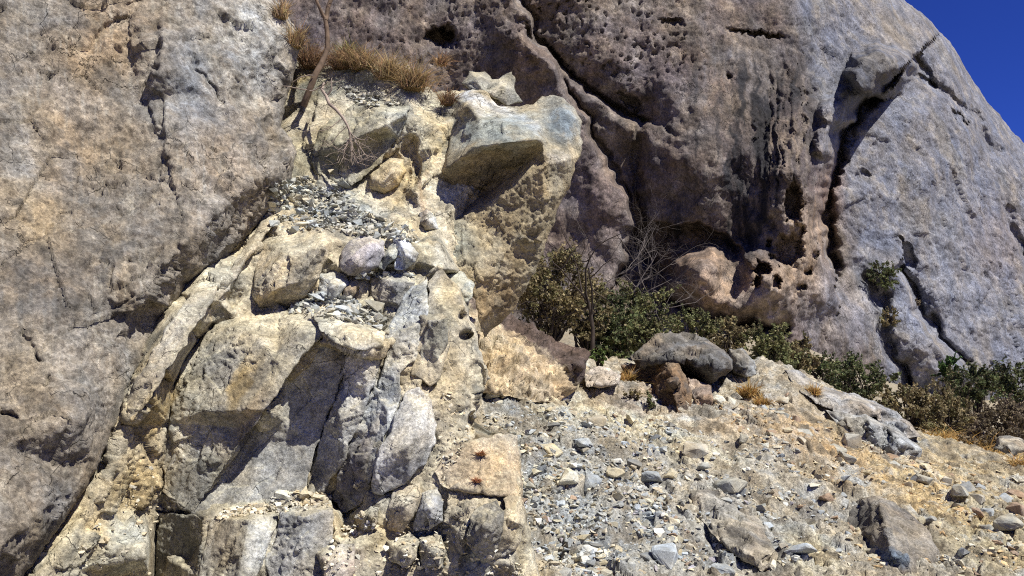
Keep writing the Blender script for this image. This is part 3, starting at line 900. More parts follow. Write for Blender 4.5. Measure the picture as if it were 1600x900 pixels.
slab_o = [(-260, -200, 7.9), (120, -220, 9.2), (330, -220, 10.0), (425, -160, 10.2), (424, -60, 9.9), (432, 0, 9.6), (455, 35, 9.45), (472, 62, 9.3), (462, 100, 9.2), (448, 150, 9.1), (440, 200, 9.0),
          (458, 218, 8.8), (466, 240, 8.7), (455, 280, 8.55), (440, 310, 8.4), (415, 337, 8.35), (385, 372, 8.15), (345, 410, 7.85), (300, 447, 7.58), (268, 490, 7.28), (235, 540, 6.95), (205, 600, 6.55),
          (185, 660, 6.35), (150, 735, 6.05), (95, 825, 5.65), (35, 900, 5.35), (-40, 990, 5.05), (-260, 1000, 4.4)]
slab_i = [(0, 0, 7.5), (200, 0, 8.3), (380, 0, 9.0), (420, 70, 8.85), (400, 200, 8.4), (415, 270, 8.1), (345, 325, 7.5), (278, 390, 6.98), (232, 460, 6.7), (330, 150, 8.25), (243, 100, 8.0), (255, 250, 7.55),
          (200, 150, 7.95), (215, 260, 7.5), (100, 300, 7.1), (0, 450, 6.25), (150, 470, 6.5), (205, 500, 6.65), (120, 650, 5.8), (0, 700, 5.45), (60, 800, 5.35), (0, 850, 4.98), (-150, 500, 5.9), (-150, 0, 7.1), (170, 600, 6.25)]
slab = relief('rock_slab', slab_o, slab_i, M_SLAB, None, 2.4, 5, 15, 0.16, 3, 2.6, 0.75, (0.31, 0.275, 0.24), slab_disp, slab_paint, slab_shape, 5)
tag(slab, 'huge weathered grey-brown rock slab leaning over the outcrop from the left edge', 'rock slab')

# ------------------------------------------------------------------ the fractured outcrop
OUT = empty('rock_outcrop', tuple(at(560, 900, 7.0)))
tag(OUT, 'tan fractured rock outcrop of stepped angular blocks in the middle', 'outcrop')
face_o = [(-120, 980, 5.5), (40, 800, 6.2), (140, 640, 6.9), (235, 480, 7.6), (360, 350, 8.6), (410, 200, 9.8), (415, 70, 10.4), (450, 92, 10.2), (490, 108, 10.0), (530, 98, 10.0), (580, 96, 10.0), (625, 112, 9.95), (660, 132, 9.9),
          (700, 148, 9.9), (735, 128, 10.1), (800, 150, 10.1), (790, 250, 9.9), (750, 350, 9.4), (722, 440, 8.5), (738, 500, 7.8), (750, 545, 7.55), (764, 590, 7.45), (745, 640, 7.2), (738, 690, 6.92), (795, 684, 6.88), (812, 700, 6.86),
          (817, 780, 6.75), (832, 850, 6.6), (850, 920, 6.5), (860, 990, 6.4)]
face_i = [(415, 372, 8.3), (368, 415, 8.0), (322, 452, 7.72), (288, 495, 7.42), (258, 545, 7.08), (228, 605, 6.72), (206, 665, 6.5), (172, 740, 6.22), (117, 830, 5.85), (57, 905, 5.52), (130, 890, 5.9), (200, 800, 6.42), (235, 740, 6.68), (225, 865, 6.2), (290, 620, 7.25), (325, 560, 7.45), (360, 470, 7.7), (300, 500, 7.6), (380, 420, 7.95), (430, 340, 8.35), (440, 290, 8.75), (500, 350, 8.25),
          (550, 355, 8.3), (650, 350, 8.5), (650, 300, 8.75), (640, 230, 9.25), (660, 170, 9.6), (690, 200, 9.35), (450, 200, 9.35), (480, 150, 9.65), (560, 125, 9.8), (620, 135, 9.7), (650, 420, 8.05), (560, 485, 7.75),
          (500, 478, 7.68), (620, 505, 7.55), (700, 460, 7.72), (735, 520, 7.5), (735, 600, 7.15), (715, 650, 6.95), (700, 720, 6.8), (560, 830, 6.6), (480, 830, 6.75), (540, 885, 6.3), (700, 800, 6.42), (800, 880, 6.3),
          (620, 885, 6.26), (650, 800, 6.46), (580, 800, 6.55), (740, 850, 6.3), (290, 860, 7.05), (420, 700, 7.45), (500, 700, 7.08), (600, 700, 6.92), (560, 650, 7.02), (640, 620, 7.02), (520, 280, 9.0), (480, 230, 9.2), (500, 180, 9.5), (770, 730, 6.75), (100, 950, 5.7), (600, 950, 6.15)]
def face_shape(px, py, Y):
    for (x, y, rx, ry, an, dp) in [(727, 525, 10, 7, 0, 0.22), (722, 494, 7, 6, 0, 0.14), (740, 590, 12, 26, 10, 0.14), (735, 665, 7, 18, 0, 0.16), (682, 480, 8, 5, 0, 0.1), (285, 470, 12, 10, 0, 0.1),
                                   (640, 230, 14, 20, 0, 0.15), (650, 270, 8, 24, 10, 0.12), (520, 790, 12, 10, 0, 0.2), (330, 510, 8, 5, -40, 0.1), (240, 830, 10, 22, 0, 0.12)]:
        Y = Y + dp * blob(px, py, x, y, rx, ry, an, 0.4)
    return Y

BLK = [
 ([(488,490,7.3),(520,485,7.4),(548,493,7.25),(601,521,7.02),(597,541,6.84),(562,547,6.7),(527,538,6.68),(500,518,6.85)], [(548,520,6.74),(520,508,6.95)], (0.58,0.53,0.41), 0.5, 5),
 # outline, inner points, colour, thickness, rim
 ([(335,508,7.45),(372,497,7.5),(440,486,7.6),(505,484,7.65),(545,497,7.4),(522,515,7.05),(490,535,6.92),(450,585,6.82),(415,640,6.74),(370,700,6.84),(332,755,6.84),(302,802,6.8),(262,782,6.92),(255,730,6.98),(266,660,7.02),(272,600,7.1),(290,560,7.25),(312,530,7.4)],
  [(395,520,7.1),(470,513,7.02),(370,590,6.88),(430,560,6.86),(330,560,7.08),(325,642,6.84),(392,642,6.75),(330,664,6.98),(372,668,6.92),(300,730,6.9)], (0.40,0.36,0.28), 0.7, 8),
 ([(545,497,7.12),(554,520,7.1),(550,560,7.06),(524,620,7.04),(504,665,7.0),(482,740,6.9),(478,778,6.8),(440,797,6.76),(380,806,6.74),(316,815,6.76),(255,772,6.92),(260,725,6.98),(300,660,6.98),(325,640,6.98),(400,636,7.05),(440,590,7.08),(495,525,7.05)],
  [(460,610,7.12),(395,700,7.1),(340,765,6.94),(520,555,7.08),(478,680,7.0),(430,745,6.9)], (0.34,0.32,0.28), 0.6, 5),
 ([(550,512,7.0),(600,524,7.1),(594,560,6.95),(578,620,6.86),(558,670,6.8),(538,720,6.8),(505,772,6.9),(480,775,7.0),(486,735,7.0),(508,665,6.97),(532,615,6.95)], [(568,570,6.84),(532,660,6.78)], (0.38,0.36,0.32), 0.5, 6),
 ([(585,600,6.95),(602,620,6.9),(592,680,6.78),(578,760,6.75),(562,790,6.82),(537,802,6.9),(521,783,6.98),(526,745,6.88),(546,690,6.88),(566,640,6.92)], [(565,720,6.72)], (0.26,0.24,0.23), 0.5, 6),
 ([(640,446,7.6),(667,438,7.65),(669,490,7.25),(652,560,7.0),(630,580,6.94),(624,630,6.84),(602,680,6.7),(582,740,6.64),(573,765,6.68),(568,700,6.82),(590,620,6.92),(602,560,7.02),(599,528,7.12),(616,495,7.35)], [(636,520,7.05),(606,640,6.76)], (0.42,0.41,0.38), 0.5, 6),
 ([(634,610,6.88),(656,603,6.88),(671,625,6.84),(681,660,6.8),(681,692,6.74),(669,720,6.66),(641,751,6.55),(600,771,6.56),(577,769,6.6),(584,730,6.56),(596,695,6.6),(612,665,6.68)], [(638,695,6.48),(655,660,6.58)], (0.52,0.50,0.47), 0.4, 6),
 ([(668,436,7.6),(692,420,7.65),(716,450,7.52),(722,482,7.42),(706,497,7.22),(702,540,7.1),(688,590,6.98),(672,603,6.94),(655,592,6.94),(642,585,6.98),(652,540,7.08),(668,495,7.28)], [(684,470,7.35),(682,530,7.04)], (0.44,0.39,0.30), 0.5, 6),
 ([(669,500,7.05),(704,496,7.02),(699,535,7.04),(684,580,7.02),(660,584,7.02),(659,550,7.04)], [(682,535,6.98)], (0.33,0.32,0.27), 0.3, 4),
 ([(700,700,6.68),(733,688,6.72),(770,682,6.78),(808,681,6.85),(813,740,6.72),(817,790,6.62),(790,776,6.42),(740,772,6.42),(690,762,6.48),(680,735,6.58)], [(740,715,6.6),(790,720,6.66)], (0.50,0.42,0.31), 0.5, 7),
 ([(750,788,6.32),(775,780,6.34),(788,800,6.28),(787,830,6.22),(776,866,6.26),(760,873,6.28),(741,866,6.18),(728,840,6.12),(733,808,6.2)], [(758,822,6.02)], (0.24,0.23,0.205), 0.4, 12),
 ([(786,778,6.36),(815,773,6.46),(819,820,6.38),(812,852,6.36),(786,869,6.32),(774,869,6.3),(787,835,6.26),(791,805,6.28)], [(802,815,6.22)], (0.40,0.34,0.25), 0.4, 6),
 ([(614,766,6.58),(655,754,6.58),(661,775,6.46),(647,810,6.4),(629,832,6.4),(604,827,6.46),(607,795,6.46)], [(633,790,6.33)], (0.50,0.42,0.31), 0.4, 8),
 ([(659,770,6.5),(681,761,6.5),(692,785,6.4),(690,815,6.36),(671,832,6.36),(643,829,6.42),(652,800,6.38)], [(670,795,6.28)], (0.36,0.36,0.36), 0.4, 8),
 ([(330,810,6.6),(380,795,6.8),(436,799,6.6),(430,830,6.4),(412,870,6.3),(396,930,6.2),(330,940,6.15),(308,900,6.35),(320,860,6.45)], [(388,812,6.34),(380,850,6.2),(372,910,6.1)], (0.42,0.38,0.30), 0.6, 6),
 ([(437,800,6.5),(470,784,6.8),(515,784,6.75),(522,800,6.5),(519,850,6.4),(507,900,6.3),(482,930,6.2),(425,930,6.2),(413,872,6.4),(428,832,6.45)], [(472,806,6.4),(470,850,6.34)], (0.38,0.36,0.33), 0.6, 6),
 ([(248,800,7.0),(300,803,6.78),(324,815,6.6),(320,860,6.72),(306,930,6.85),(240,940,7.05),(243,860,7.0)], [(290,850,6.85)], (0.24,0.22,0.17), 0.4, 6),
 ([(505,872,6.2),(530,850,6.3),(553,850,6.28),(557,882,6.16),(547,920,6.05),(508,920,6.05)], [(530,880,6.08)], (0.50,0.41,0.33), 0.3, 7),
 ([(604,846,6.36),(640,834,6.38),(653,845,6.3),(651,871,6.2),(636,887,6.16),(609,877,6.2)], [(630,860,6.08)], (0.42,0.38,0.30), 0.3, 8),
 ([(656,840,6.36),(690,837,6.38),(697,860,6.26),(691,888,6.2),(659,887,6.2)], [(675,862,6.12)], (0.40,0.39,0.36), 0.3, 8),
 ([(498,430,7.88),(520,424,7.95),(543,429,7.9),(546,446,7.75),(521,471,7.68),(499,466,7.7)], [(522,446,7.62)], (0.42,0.44,0.46), 0.3, 6),
 ([(545,432,7.95),(566,427,8.0),(561,446,7.8),(546,470,7.7),(529,472,7.66),(535,455,7.72)], [(548,450,7.68)], (0.36,0.29,0.22), 0.3, 5),
 ([(580,432,8.0),(610,424,8.05),(646,424,8.0),(647,441,7.72),(626,482,7.58),(601,521,7.5),(593,519,7.55),(597,480,7.72),(580,465,7.85)], [(624,442,7.6),(612,472,7.55)], (0.36,0.33,0.29), 0.4, 5),
 ([(555,472,7.75),(580,462,7.85),(598,480,7.7),(597,512,7.5),(575,510,7.48),(553,500,7.55)], [(578,488,7.52)], (0.38,0.38,0.36), 0.3, 6),
 ([(560,158,9.5),(600,160,9.5),(640,166,9.3),(637,186,9.15),(622,215,9.12),(603,240,9.1),(586,264,9.05),(550,291,9.0),(520,286,9.05),(488,270,9.1),(484,240,9.12),(500,200,9.2),(530,180,9.35)],
  [(600,176,9.06),(634,178,9.02),(604,196,8.96),(568,210,8.9),(535,225,8.95),(590,222,9.22),(560,250,9.2),(540,268,9.08)], (0.33,0.31,0.24), 0.6, 5),
 ([(515,305,8.88),(545,299,8.9),(576,320,8.72),(583,341,8.55),(560,351,8.45),(535,346,8.47),(514,326,8.65)], [(548,322,8.5)], (0.36,0.35,0.30), 0.4, 8),
 ([(690,430,8.3),(720,424,8.35),(741,440,8.15),(736,465,7.95),(725,477,7.95),(704,451,8.05)], [(716,446,7.98)], (0.36,0.38,0.36), 0.3, 6),
 ([(722,131,10.05),(736,111,10.2),(755,114,10.1),(766,125,10.05),(800,113,10.1),(806,140,9.95),(817,157,9.85),(790,166,9.75),(760,146,9.75),(735,141,9.85)], [(745,125,9.8),(786,140,9.75)], (0.26,0.25,0.21), 0.5, 6),
 ([(415,337,8.4),(440,330,8.55),(430,350,8.2),(400,385,7.9),(370,430,7.6),(345,470,7.35),(330,480,7.3),(335,455,7.4),(360,420,7.65)], [(385,400,7.72)], (0.44,0.37,0.27), 0.4, 6),
 ([(340,445,7.3),(332,470,7.02),(312,500,6.78),(287,540,6.55),(262,580,6.4),(237,620,6.28),(207,657,6.26),(190,652,6.35),(205,610,6.45),(232,560,6.55),(256,520,6.68),(276,490,6.82),(302,458,7.1)], [(285,510,6.66),(240,585,6.4)], (0.44,0.38,0.29), 0.4, 6),
]
for k, (o, i, c, th_, rim) in enumerate(BLK):
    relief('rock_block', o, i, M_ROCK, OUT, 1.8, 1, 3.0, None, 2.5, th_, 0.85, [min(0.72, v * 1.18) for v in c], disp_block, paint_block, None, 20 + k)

# the overhanging spur at the outcrop's upper right
sp_o = [(710, 152, 9.7), (738, 138, 9.8), (757, 140, 9.7), (775, 163, 9.6), (802, 166, 9.7), (832, 164, 9.6), (845, 151, 9.75), (880, 151, 9.65), (907, 184, 9.5), (911, 222, 9.3), (904, 245, 9.05), (888, 290, 8.95), (873, 330, 8.92),
        (838, 420, 8.85), (802, 485, 8.85), (757, 529, 8.85), (748, 500, 8.4), (741, 470, 8.3), (724, 448, 8.3), (698, 425, 8.4), (667, 396, 8.55), (658, 345, 8.75), (662, 300, 9.0), (690, 270, 9.15), (702, 220, 9.35), (707, 180, 9.55)]
sp_i = [(733, 166, 9.2), (750, 188, 9.05), (782, 190, 8.95), (838, 203, 8.8), (848, 226, 8.72), (698, 262, 8.9), (722, 245, 8.75), (745, 229, 8.68), (790, 223, 8.6), (840, 218, 8.56),
        (684, 330, 9.4), (720, 320, 9.45), (760, 300, 9.4), (800, 270, 9.3), (835, 243, 9.0), (672, 350, 8.85), (720, 345, 8.9), (770, 318, 8.8), (815, 280, 8.68), (850, 258, 8.58), (885, 250, 8.75),
        (800, 380, 8.62), (850, 330, 8.62), (768, 450, 8.5), (720, 400, 8.5), (772, 482, 8.58), (745, 440, 8.3), (856, 176, 9.42), (880, 172, 9.3), (893, 186, 9.22), (866, 200, 9.12), (888, 208, 9.05), (860, 222, 8.86), (890, 230, 9.0)]
def paint_spur(C, px, py, P, nrm, s):
    n1 = fbm(P * 1.6, 4, 0.55, 122); n2 = fbm(P * 4.5, 4, 0.6, 132)
    wx = px + 9 * n1; wy = py + 9 * n2
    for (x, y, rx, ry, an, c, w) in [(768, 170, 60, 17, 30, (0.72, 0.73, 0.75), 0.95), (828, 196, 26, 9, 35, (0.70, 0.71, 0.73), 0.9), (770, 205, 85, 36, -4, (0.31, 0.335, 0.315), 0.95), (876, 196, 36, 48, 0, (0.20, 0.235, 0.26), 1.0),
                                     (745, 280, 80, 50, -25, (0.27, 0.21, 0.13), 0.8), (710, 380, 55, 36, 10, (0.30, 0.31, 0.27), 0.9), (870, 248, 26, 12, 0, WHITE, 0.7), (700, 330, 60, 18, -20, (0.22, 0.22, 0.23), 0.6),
                                     (820, 350, 75, 130, 25, (0.37, 0.29, 0.175), 0.95), (775, 470, 40, 65, 20, (0.30, 0.215, 0.12), 0.85)]:  # tan lower face, with part of its shade put into the colour
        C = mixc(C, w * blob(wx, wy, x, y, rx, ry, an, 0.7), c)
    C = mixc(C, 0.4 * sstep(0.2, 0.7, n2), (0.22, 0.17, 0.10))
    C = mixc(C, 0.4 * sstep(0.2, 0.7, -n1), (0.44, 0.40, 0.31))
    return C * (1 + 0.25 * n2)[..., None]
def disp_spur(P, px, py, s):
    v, e = facets(bedspace(P, 0.6) * 2.6 + 7, s)
    v2, e2 = facets(P * 8, s + 3)
    v3, e3 = facets(P * 19, s + 4)
    w = blob(px, py, 800, 370, 110, 130, 25, 0.6)
    return 0.028 * v + 0.014 * v2 * (0.5 + 1.6 * w) + 0.010 * v3 * (0.4 + w) + 0.015 * fbm(P * 2 + 4, 5, 0.6, s)
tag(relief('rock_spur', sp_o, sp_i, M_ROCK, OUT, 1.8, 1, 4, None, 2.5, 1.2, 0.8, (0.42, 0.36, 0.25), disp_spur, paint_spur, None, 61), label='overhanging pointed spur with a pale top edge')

# boulders lodged in the outcrop
LODGED = [
 ('large tan boulder with a shaded right underside beside the leaning slab', [(410,376,8.1),(440,364,8.15),(500,361,8.1),(518,378,7.92),(513,400,7.8),(496,436,7.74),(476,466,7.76),(450,483,7.8),(405,481,7.72),(394,462,7.72),(397,430,7.8),(404,400,7.95)],
  [(505,386,7.68),(482,415,7.55),(462,442,7.5),(425,455,7.46),(450,400,7.66)], (0.46,0.39,0.28), 0.6, 9),
 ('purple-white striped stone wedged beside the large tan boulder', [(530,397,8.0),(548,375,8.05),(575,364,8.05),(599,378,8.0),(602,395,7.88),(591,416,7.82),(566,433,7.82),(545,431,7.76),(531,420,7.78)], [(583,380,7.74),(562,416,7.64),(547,402,7.7)], (0.50,0.46,0.47), 0.3, 7),
 ('small grey-green stone between the striped stone and the white boulder', [(605,385,8.0),(618,374,8.02),(627,390,7.92),(619,406,7.82),(600,421,7.82),(591,416,7.86),(595,400,7.92)], [(610,398,7.76)], (0.30,0.30,0.27), 0.25, 7),
 ('bright white rounded boulder in the middle of the outcrop', [(614,371,8.05),(630,364,8.05),(641,380,7.98),(654,395,7.92),(650,411,7.86),(633,421,7.82),(617,419,7.82),(622,400,7.88)], [(636,400,7.68),(628,382,7.84)], (0.80,0.77,0.71), 0.3, 9),
 ('rounded yellow boulder below the upper ledge', [(590,258,9.2),(610,244,9.25),(631,249,9.2),(635,270,9.08),(623,291,9.0),(600,304,8.96),(579,296,9.0),(576,275,9.08)], [(612,268,8.8),(598,285,8.82)], (0.50,0.41,0.27), 0.4, 12),
 ('pale grey stone at the foot of the dark overhang', [(655,334,8.62),(666,324,8.66),(684,340,8.55),(685,358,8.48),(665,361,8.46),(656,350,8.5)], [(668,344,8.38)], (0.50,0.50,0.49), 0.3, 6),
 ('small egg-shaped tan boulder below the white cracked slab', [(578,790,6.52),(592,791,6.5),(592,815,6.42),(581,829,6.4),(568,826,6.42),(567,805,6.46)], [(580,808,6.32)], (0.52,0.46,0.36), 0.25, 8),
]
for k, (lab, o, i, c, th_, rim) in enumerate(LODGED):
    tag(relief('boulder', o, i, M_ROCK, None, 1.7, 1, 3.0, None, 2.0, th_, 0.8, [min(0.75, v * 1.12) for v in c], disp_block, paint_block, None, 80 + k), lab, 'boulder', 'boulders lodged in the outcrop')

# the clay and rubble the blocks sit in: its depth follows the blocks' borders
def near_block(x, y):
    q = (np.array([float(x)]), np.array([float(y)]))
    return any(bool(inside(q[0], q[1], [(p[0], p[1]) for p in o])[0]) for o in ALLB)
ALLB = [e[0] for e in BLK] + [e[1] for e in LODGED]
pts_f = [p for p in face_i if not near_block(p[0], p[1])]
for o in ALLB:
    for (x, y, Yq) in o:
        if y < 960 and all((x - p[0]) ** 2 + (y - p[1]) ** 2 > 36 for p in pts_f) and inside(np.array([float(x)]), np.array([float(y)]), [(p[0], p[1]) for p in face_o])[0]:
            pts_f.append((x, y, Yq + 0.06))
for e in BLK:
    pts_f += [(x, y, Yq + 0.3) for (x, y, Yq) in e[1]]
for e in LODGED:
    pts_f += [(x, y, Yq + 0.3) for (x, y, Yq) in e[2]]
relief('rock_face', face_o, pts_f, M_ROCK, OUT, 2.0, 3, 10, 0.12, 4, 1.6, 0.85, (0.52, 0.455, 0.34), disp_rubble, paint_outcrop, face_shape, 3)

# ------------------------------------------------------------------ rocks on the slope, further back
def gnd_y(px, py):
    return ground_hit(px, py)[1]
def disp_far(P, px, py, s):
    v, e = facets(P * 1.8 + s, s)
    v2, e2 = facets(P * 5 + s, s + 3)
    v3, e3 = facets(P * 11 + s, s + 5)
    return 0.13 * v + 0.07 * v2 + 0.03 * v3 + 0.05 * fbm(P * 1.4 + s, 5, 0.55, s)
def paint_far(C, px, py, P, nrm, s):
    n1 = fbm(P * 1.2 + s, 4, 0.55, 23); n2 = fbm(P * 3.5 + s, 4, 0.6, 33)
    C = mixc(C, 0.5 * sstep(0.15, 0.6, n1), (0.34, 0.27, 0.20)); C = mixc(C, 0.5 * sstep(0.1, 0.6, -n2), (0.16, 0.15, 0.145))
    return C * (1 + 0.3 * n2)[..., None]
def paint_bank(C, px, py, P, nrm, s):
    n1 = fbm(P * 1.2 + s, 4, 0.55, 24); n2 = fbm(P * 4 + s, 4, 0.6, 34)
    d, _, _, sg = seg_dist(px + 10 * n1, py + 10 * n2, [(740, 478), (790, 515), (840, 545), (880, 572), (925, 625)])
    C = mixc(C, 0.5 * sstep(0.1, 0.6, n1), (0.40, 0.30, 0.20))
    C = mixc(C, sstep(-8, 8, -d * sg), (0.12, 0.085, 0.07))
    return C * (1 + 0.3 * n2)[..., None]
def disp_bank(P, px, py, s):
    v, e = facets(P * 3 + s, s); v2, e2 = facets(P * 9 + s, s + 3)
    return 0.08 * v + 0.06 * v2 + 0.10 * fbm(P * 2 + s, 6, 0.65, s) + 0.06 * ridged(P * np.array([5, 5, 1.2]), 4, s)
FAR = [
 ('boulder', 'earth_bank', 'earth bank', 'pale earth bank with a dark brown crumbling crest beside the outcrop', [(690,470,12.2),(775,484,12.4),(800,495,12.4),(840,515,12.3),(870,535,12.2),(905,542,12.1),(922,552,11.8),(916,575,11.4),(903,610,11.2),(870,628,10.7),(820,625,10.5),(770,615,10.4),(690,605,10.3)],
  [(780,530,11.5),(830,560,11.3),(880,575,11.2),(905,570,11.15),(800,590,10.8)], (0.50,0.40,0.27), 1.2, 7, disp_bank, paint_bank),
 ('r', 'boulder', 'boulder', 'dark domed cap rock overhanging a split boulder on the slope', [(985,560,12.6),(1005,538,12.9),(1035,522,13.1),(1065,518,13.2),(1100,528,13.1),(1130,545,12.9),(1145,562,12.7),(1142,578,12.6),(1128,590,12.7),(1105,603,12.95),(1085,588,12.95),(1065,572,12.8),(1030,574,12.5),(1000,577,12.6)],
  [(1012,548,12.65),(1032,534,12.85),(1062,530,12.75),(1046,548,12.4),(1078,546,12.5),(1100,541,12.6),(1122,558,12.35),(1120,574,12.0),(1092,570,12.05),(1070,560,12.25),(1040,563,12.1),(1015,564,12.3)], (0.20,0.19,0.18), 1.3, 3, disp_far, lambda *a: 0.7 * paint_far(*a)),
 ('r', 'boulder', 'boulder', 'rust-brown split boulder under the dark cap rock on the slope', [(970,572,12.9),(1000,566,12.7),(1035,560,12.3),(1058,565,12.1),(1070,585,11.95),(1080,610,11.8),(1085,640,11.5),(1060,645,11.2),(1030,640,11.6),(1000,622,12.3),(985,600,12.7)],
  [(1050,578,11.65),(1056,610,11.35),(1010,600,12.3)], (0.24,0.16,0.10), 1.2, 5, disp_far, lambda *a: 0.8 * paint_far(*a)),
 ('r', 'boulder', 'boulder', 'narrow reddish rock wedged upright under the right end of the cap rock', [(1072,590,12.1),(1095,595,12.1),(1112,600,12.0),(1115,620,11.7),(1108,636,11.5),(1090,632,11.5),(1080,610,11.8)], [(1098,615,11.65)], (0.36,0.27,0.21), 0.6, 6, disp_far, paint_far),
 ('r', 'boulder', 'boulder', 'grey rough boulder right behind the cap rock beside a shrub', [(1140,545,13.6),(1160,545,13.7),(1180,565,13.5),(1184,585,13.2),(1165,590,13.1),(1145,580,13.2)], [(1160,568,13.1)], (0.27,0.26,0.24), 0.8, 7, disp_far, paint_far),
 ('r', 'boulder', 'boulder', 'low whitish boulder between the earth bank and the split boulder', [(912,585,12.0),(925,572,12.3),(950,572,12.3),(970,585,12.1),(968,600,11.8),(940,606,11.6),(915,604,11.6)], [(940,588,11.75)], (0.44,0.38,0.32), 0.6, 7, disp_far, paint_far),
 ('r', 'rock_ledge', 'rock ledge', 'long grey flat-topped rock ledge on the crest of the slope', [(1225,578,13.6),(1245,580,13.7),(1275,602,13.6),(1320,615,13.6),(1365,628,13.5),(1400,645,13.3),(1425,665,13.1),(1440,683,12.9),(1415,685,12.7),(1375,668,12.7),(1370,650,12.75),(1340,652,12.6),(1310,645,12.55),(1280,632,12.6),(1250,612,12.9)],
  [(1290,618,13.0),(1340,632,12.8),(1375,640,12.9),(1405,668,12.75)], (0.34,0.325,0.31), 1.0, 6, disp_far, paint_far),
 ('r', 'rock_ledge', 'rock ledge', 'lower dark-fronted rock ledge jutting from the slope below the long ledge', [(1290,640,12.5),(1325,645,12.4),(1350,650,12.4),(1385,662,12.4),(1415,680,12.2),(1440,705,11.9),(1435,728,11.7),(1400,722,11.7),(1380,705,11.85),(1350,692,11.9),(1315,672,12.1)], [(1365,668,11.85),(1404,690,11.65),(1325,656,12.1)], (0.33,0.32,0.30), 0.8, 6, disp_far, paint_far),
 ('r', 'boulder', 'boulder', 'broad smooth grey mound of hard earth low on the scree', [(1078,768,8.6),(1105,765,8.7),(1150,780,8.7),(1190,812,8.4),(1212,850,8.0),(1215,885,7.6),(1190,892,7.45),(1150,870,7.6),(1110,830,7.95),(1085,795,8.3)], [(1140,810,8.1),(1180,850,7.7)], (0.36,0.33,0.28), 0.8, 8, disp_far, paint_far),
 ('r', 'boulder', 'boulder', 'boulder with shade painted on its upper left and a blue-tinted lower face at the bottom right', [(1300,835,8.75),(1318,800,8.9),(1345,780,8.95),(1372,774,8.85),(1395,785,8.75),(1425,805,8.6),(1452,828,8.4),(1468,860,8.1),(1472,930,7.7),(1400,940,7.5),(1360,900,7.8),(1320,880,8.3),(1290,858,8.6)],
  [(1376,790,8.45),(1388,830,7.98),(1396,872,7.65),(1442,870,7.85),(1340,840,8.45)], (0.28,0.245,0.20), 1.0, 4, lambda P, px, py, s: 0.6 * disp_far(P, px, py, s),
  lambda C, px, py, P, nrm, s: mixc(mixc(paint_far(C, px, py, P, nrm, s), 0.8 * blob(px, py, 1340, 815, 45, 34, 0, 0.5), (0.12, 0.115, 0.11)), 0.85 * blob(px + 10 * fbm(P * 4, 3, 0.5, 9), py, 1352, 868, 62, 20, 12, 0.4), (0.15, 0.20, 0.26))),  # dark blob puts the shade of the left-facing side into the colour
 ('r', 'boulder', 'boulder', 'round grey boulder sunk in the scree above the earth mound', [(1190,765,9.4),(1200,753,9.5),(1218,752,9.5),(1228,765,9.4),(1226,782,9.1),(1212,792,9.0),(1196,785,9.1)], [(1208,770,9.05)], (0.32,0.30,0.26), 0.4, 9, disp_smooth, paint_far),
 ('r', 'boulder', 'boulder', 'pale weathered boulder in the grass at the far right edge', [(1553,700,16),(1560,685,16.3),(1580,681,16.4),(1600,688,16.2),(1604,705,15.8),(1580,715,15.6)], [(1580,698,15.7)], (0.34,0.31,0.26), 0.8, 7, disp_far, paint_far),
]
for k, (_, nm, cat, lab, o, i, c, th_, rim, df, pf) in enumerate(FAR):
    dq = 0.68 if nm == 'rock_ledge' else 0.3
    o = [(a, b, y - dq) for a, b, y in o]; i = [(a, b, y - dq - 0.05) for a, b, y in i]
    tag(relief(nm, o, i, M_ROCK, None, 1.7, 2, rim, None, 2.0, th_, 0.85, c, df, pf, None, 120 + k, True), lab, cat)

# ================================================================== LOOSE STONES
def hull_mesh(rs, flat=0.5, pts=12, sub=False):
    bm = bmesh.new()
    for _ in range(pts):
        v = rs.normal(size=3); v /= np.linalg.norm(v) + 1e-9
        v *= rs.uniform(0.8, 1.0)
        v = np.sign(v) * np.abs(v) ** 0.75
        bm.verts.new((v[0], v[1] * 0.8, v[2] * flat))
    r = bmesh.ops.convex_hull(bm, input=bm.verts[:])
    bmesh.ops.delete(bm, geom=[e for e in r['geom_interior'] if isinstance(e, bmesh.types.BMVert)], context='VERTS')
    if sub:
        bmesh.ops.bevel(bm, geom=bm.edges[:], offset=0.05, segments=1, affect='EDGES')
        bmesh.ops.subdivide_edges(bm, edges=bm.edges[:], cuts=1, use_grid_fill=True)
        for v in bm.verts:
            n = float(fbm(np.array([v.co[:]]) * 2.4 + pts * 3.3 + flat * 9, 3, 0.6, 4)[0])
            v.co *= 1 + 0.07 * n
    bmesh.ops.triangulate(bm, faces=bm.faces[:])
    bm.normal_update()
    V = np.array([v.co[:] for v in bm.verts]); Tt = np.array([[v.index for v in f.verts] for f in bm.faces])
    bm.verts.index_update()
    Tt = np.array([[v.index for v in f.verts] for f in bm.faces])
    bm.free()
    s = np.abs(V).max(0)
    return V / np.array([s[0], s[0], s[0]]), Tt
rs = np.random.default_rng(5)
BIG = [hull_mesh(rs, f, n, True) for f, n in [(0.75, 11), (0.6, 12), (0.5, 14), (0.4, 12), (0.85, 16), (0.3, 13)]]
CHIP = [hull_mesh(rs, f, n) for f, n in [(0.28, 10), (0.4, 11), (0.55, 10), (0.2, 9), (0.35, 12), (0.7, 10), (0.22, 11), (0.5, 9)]]

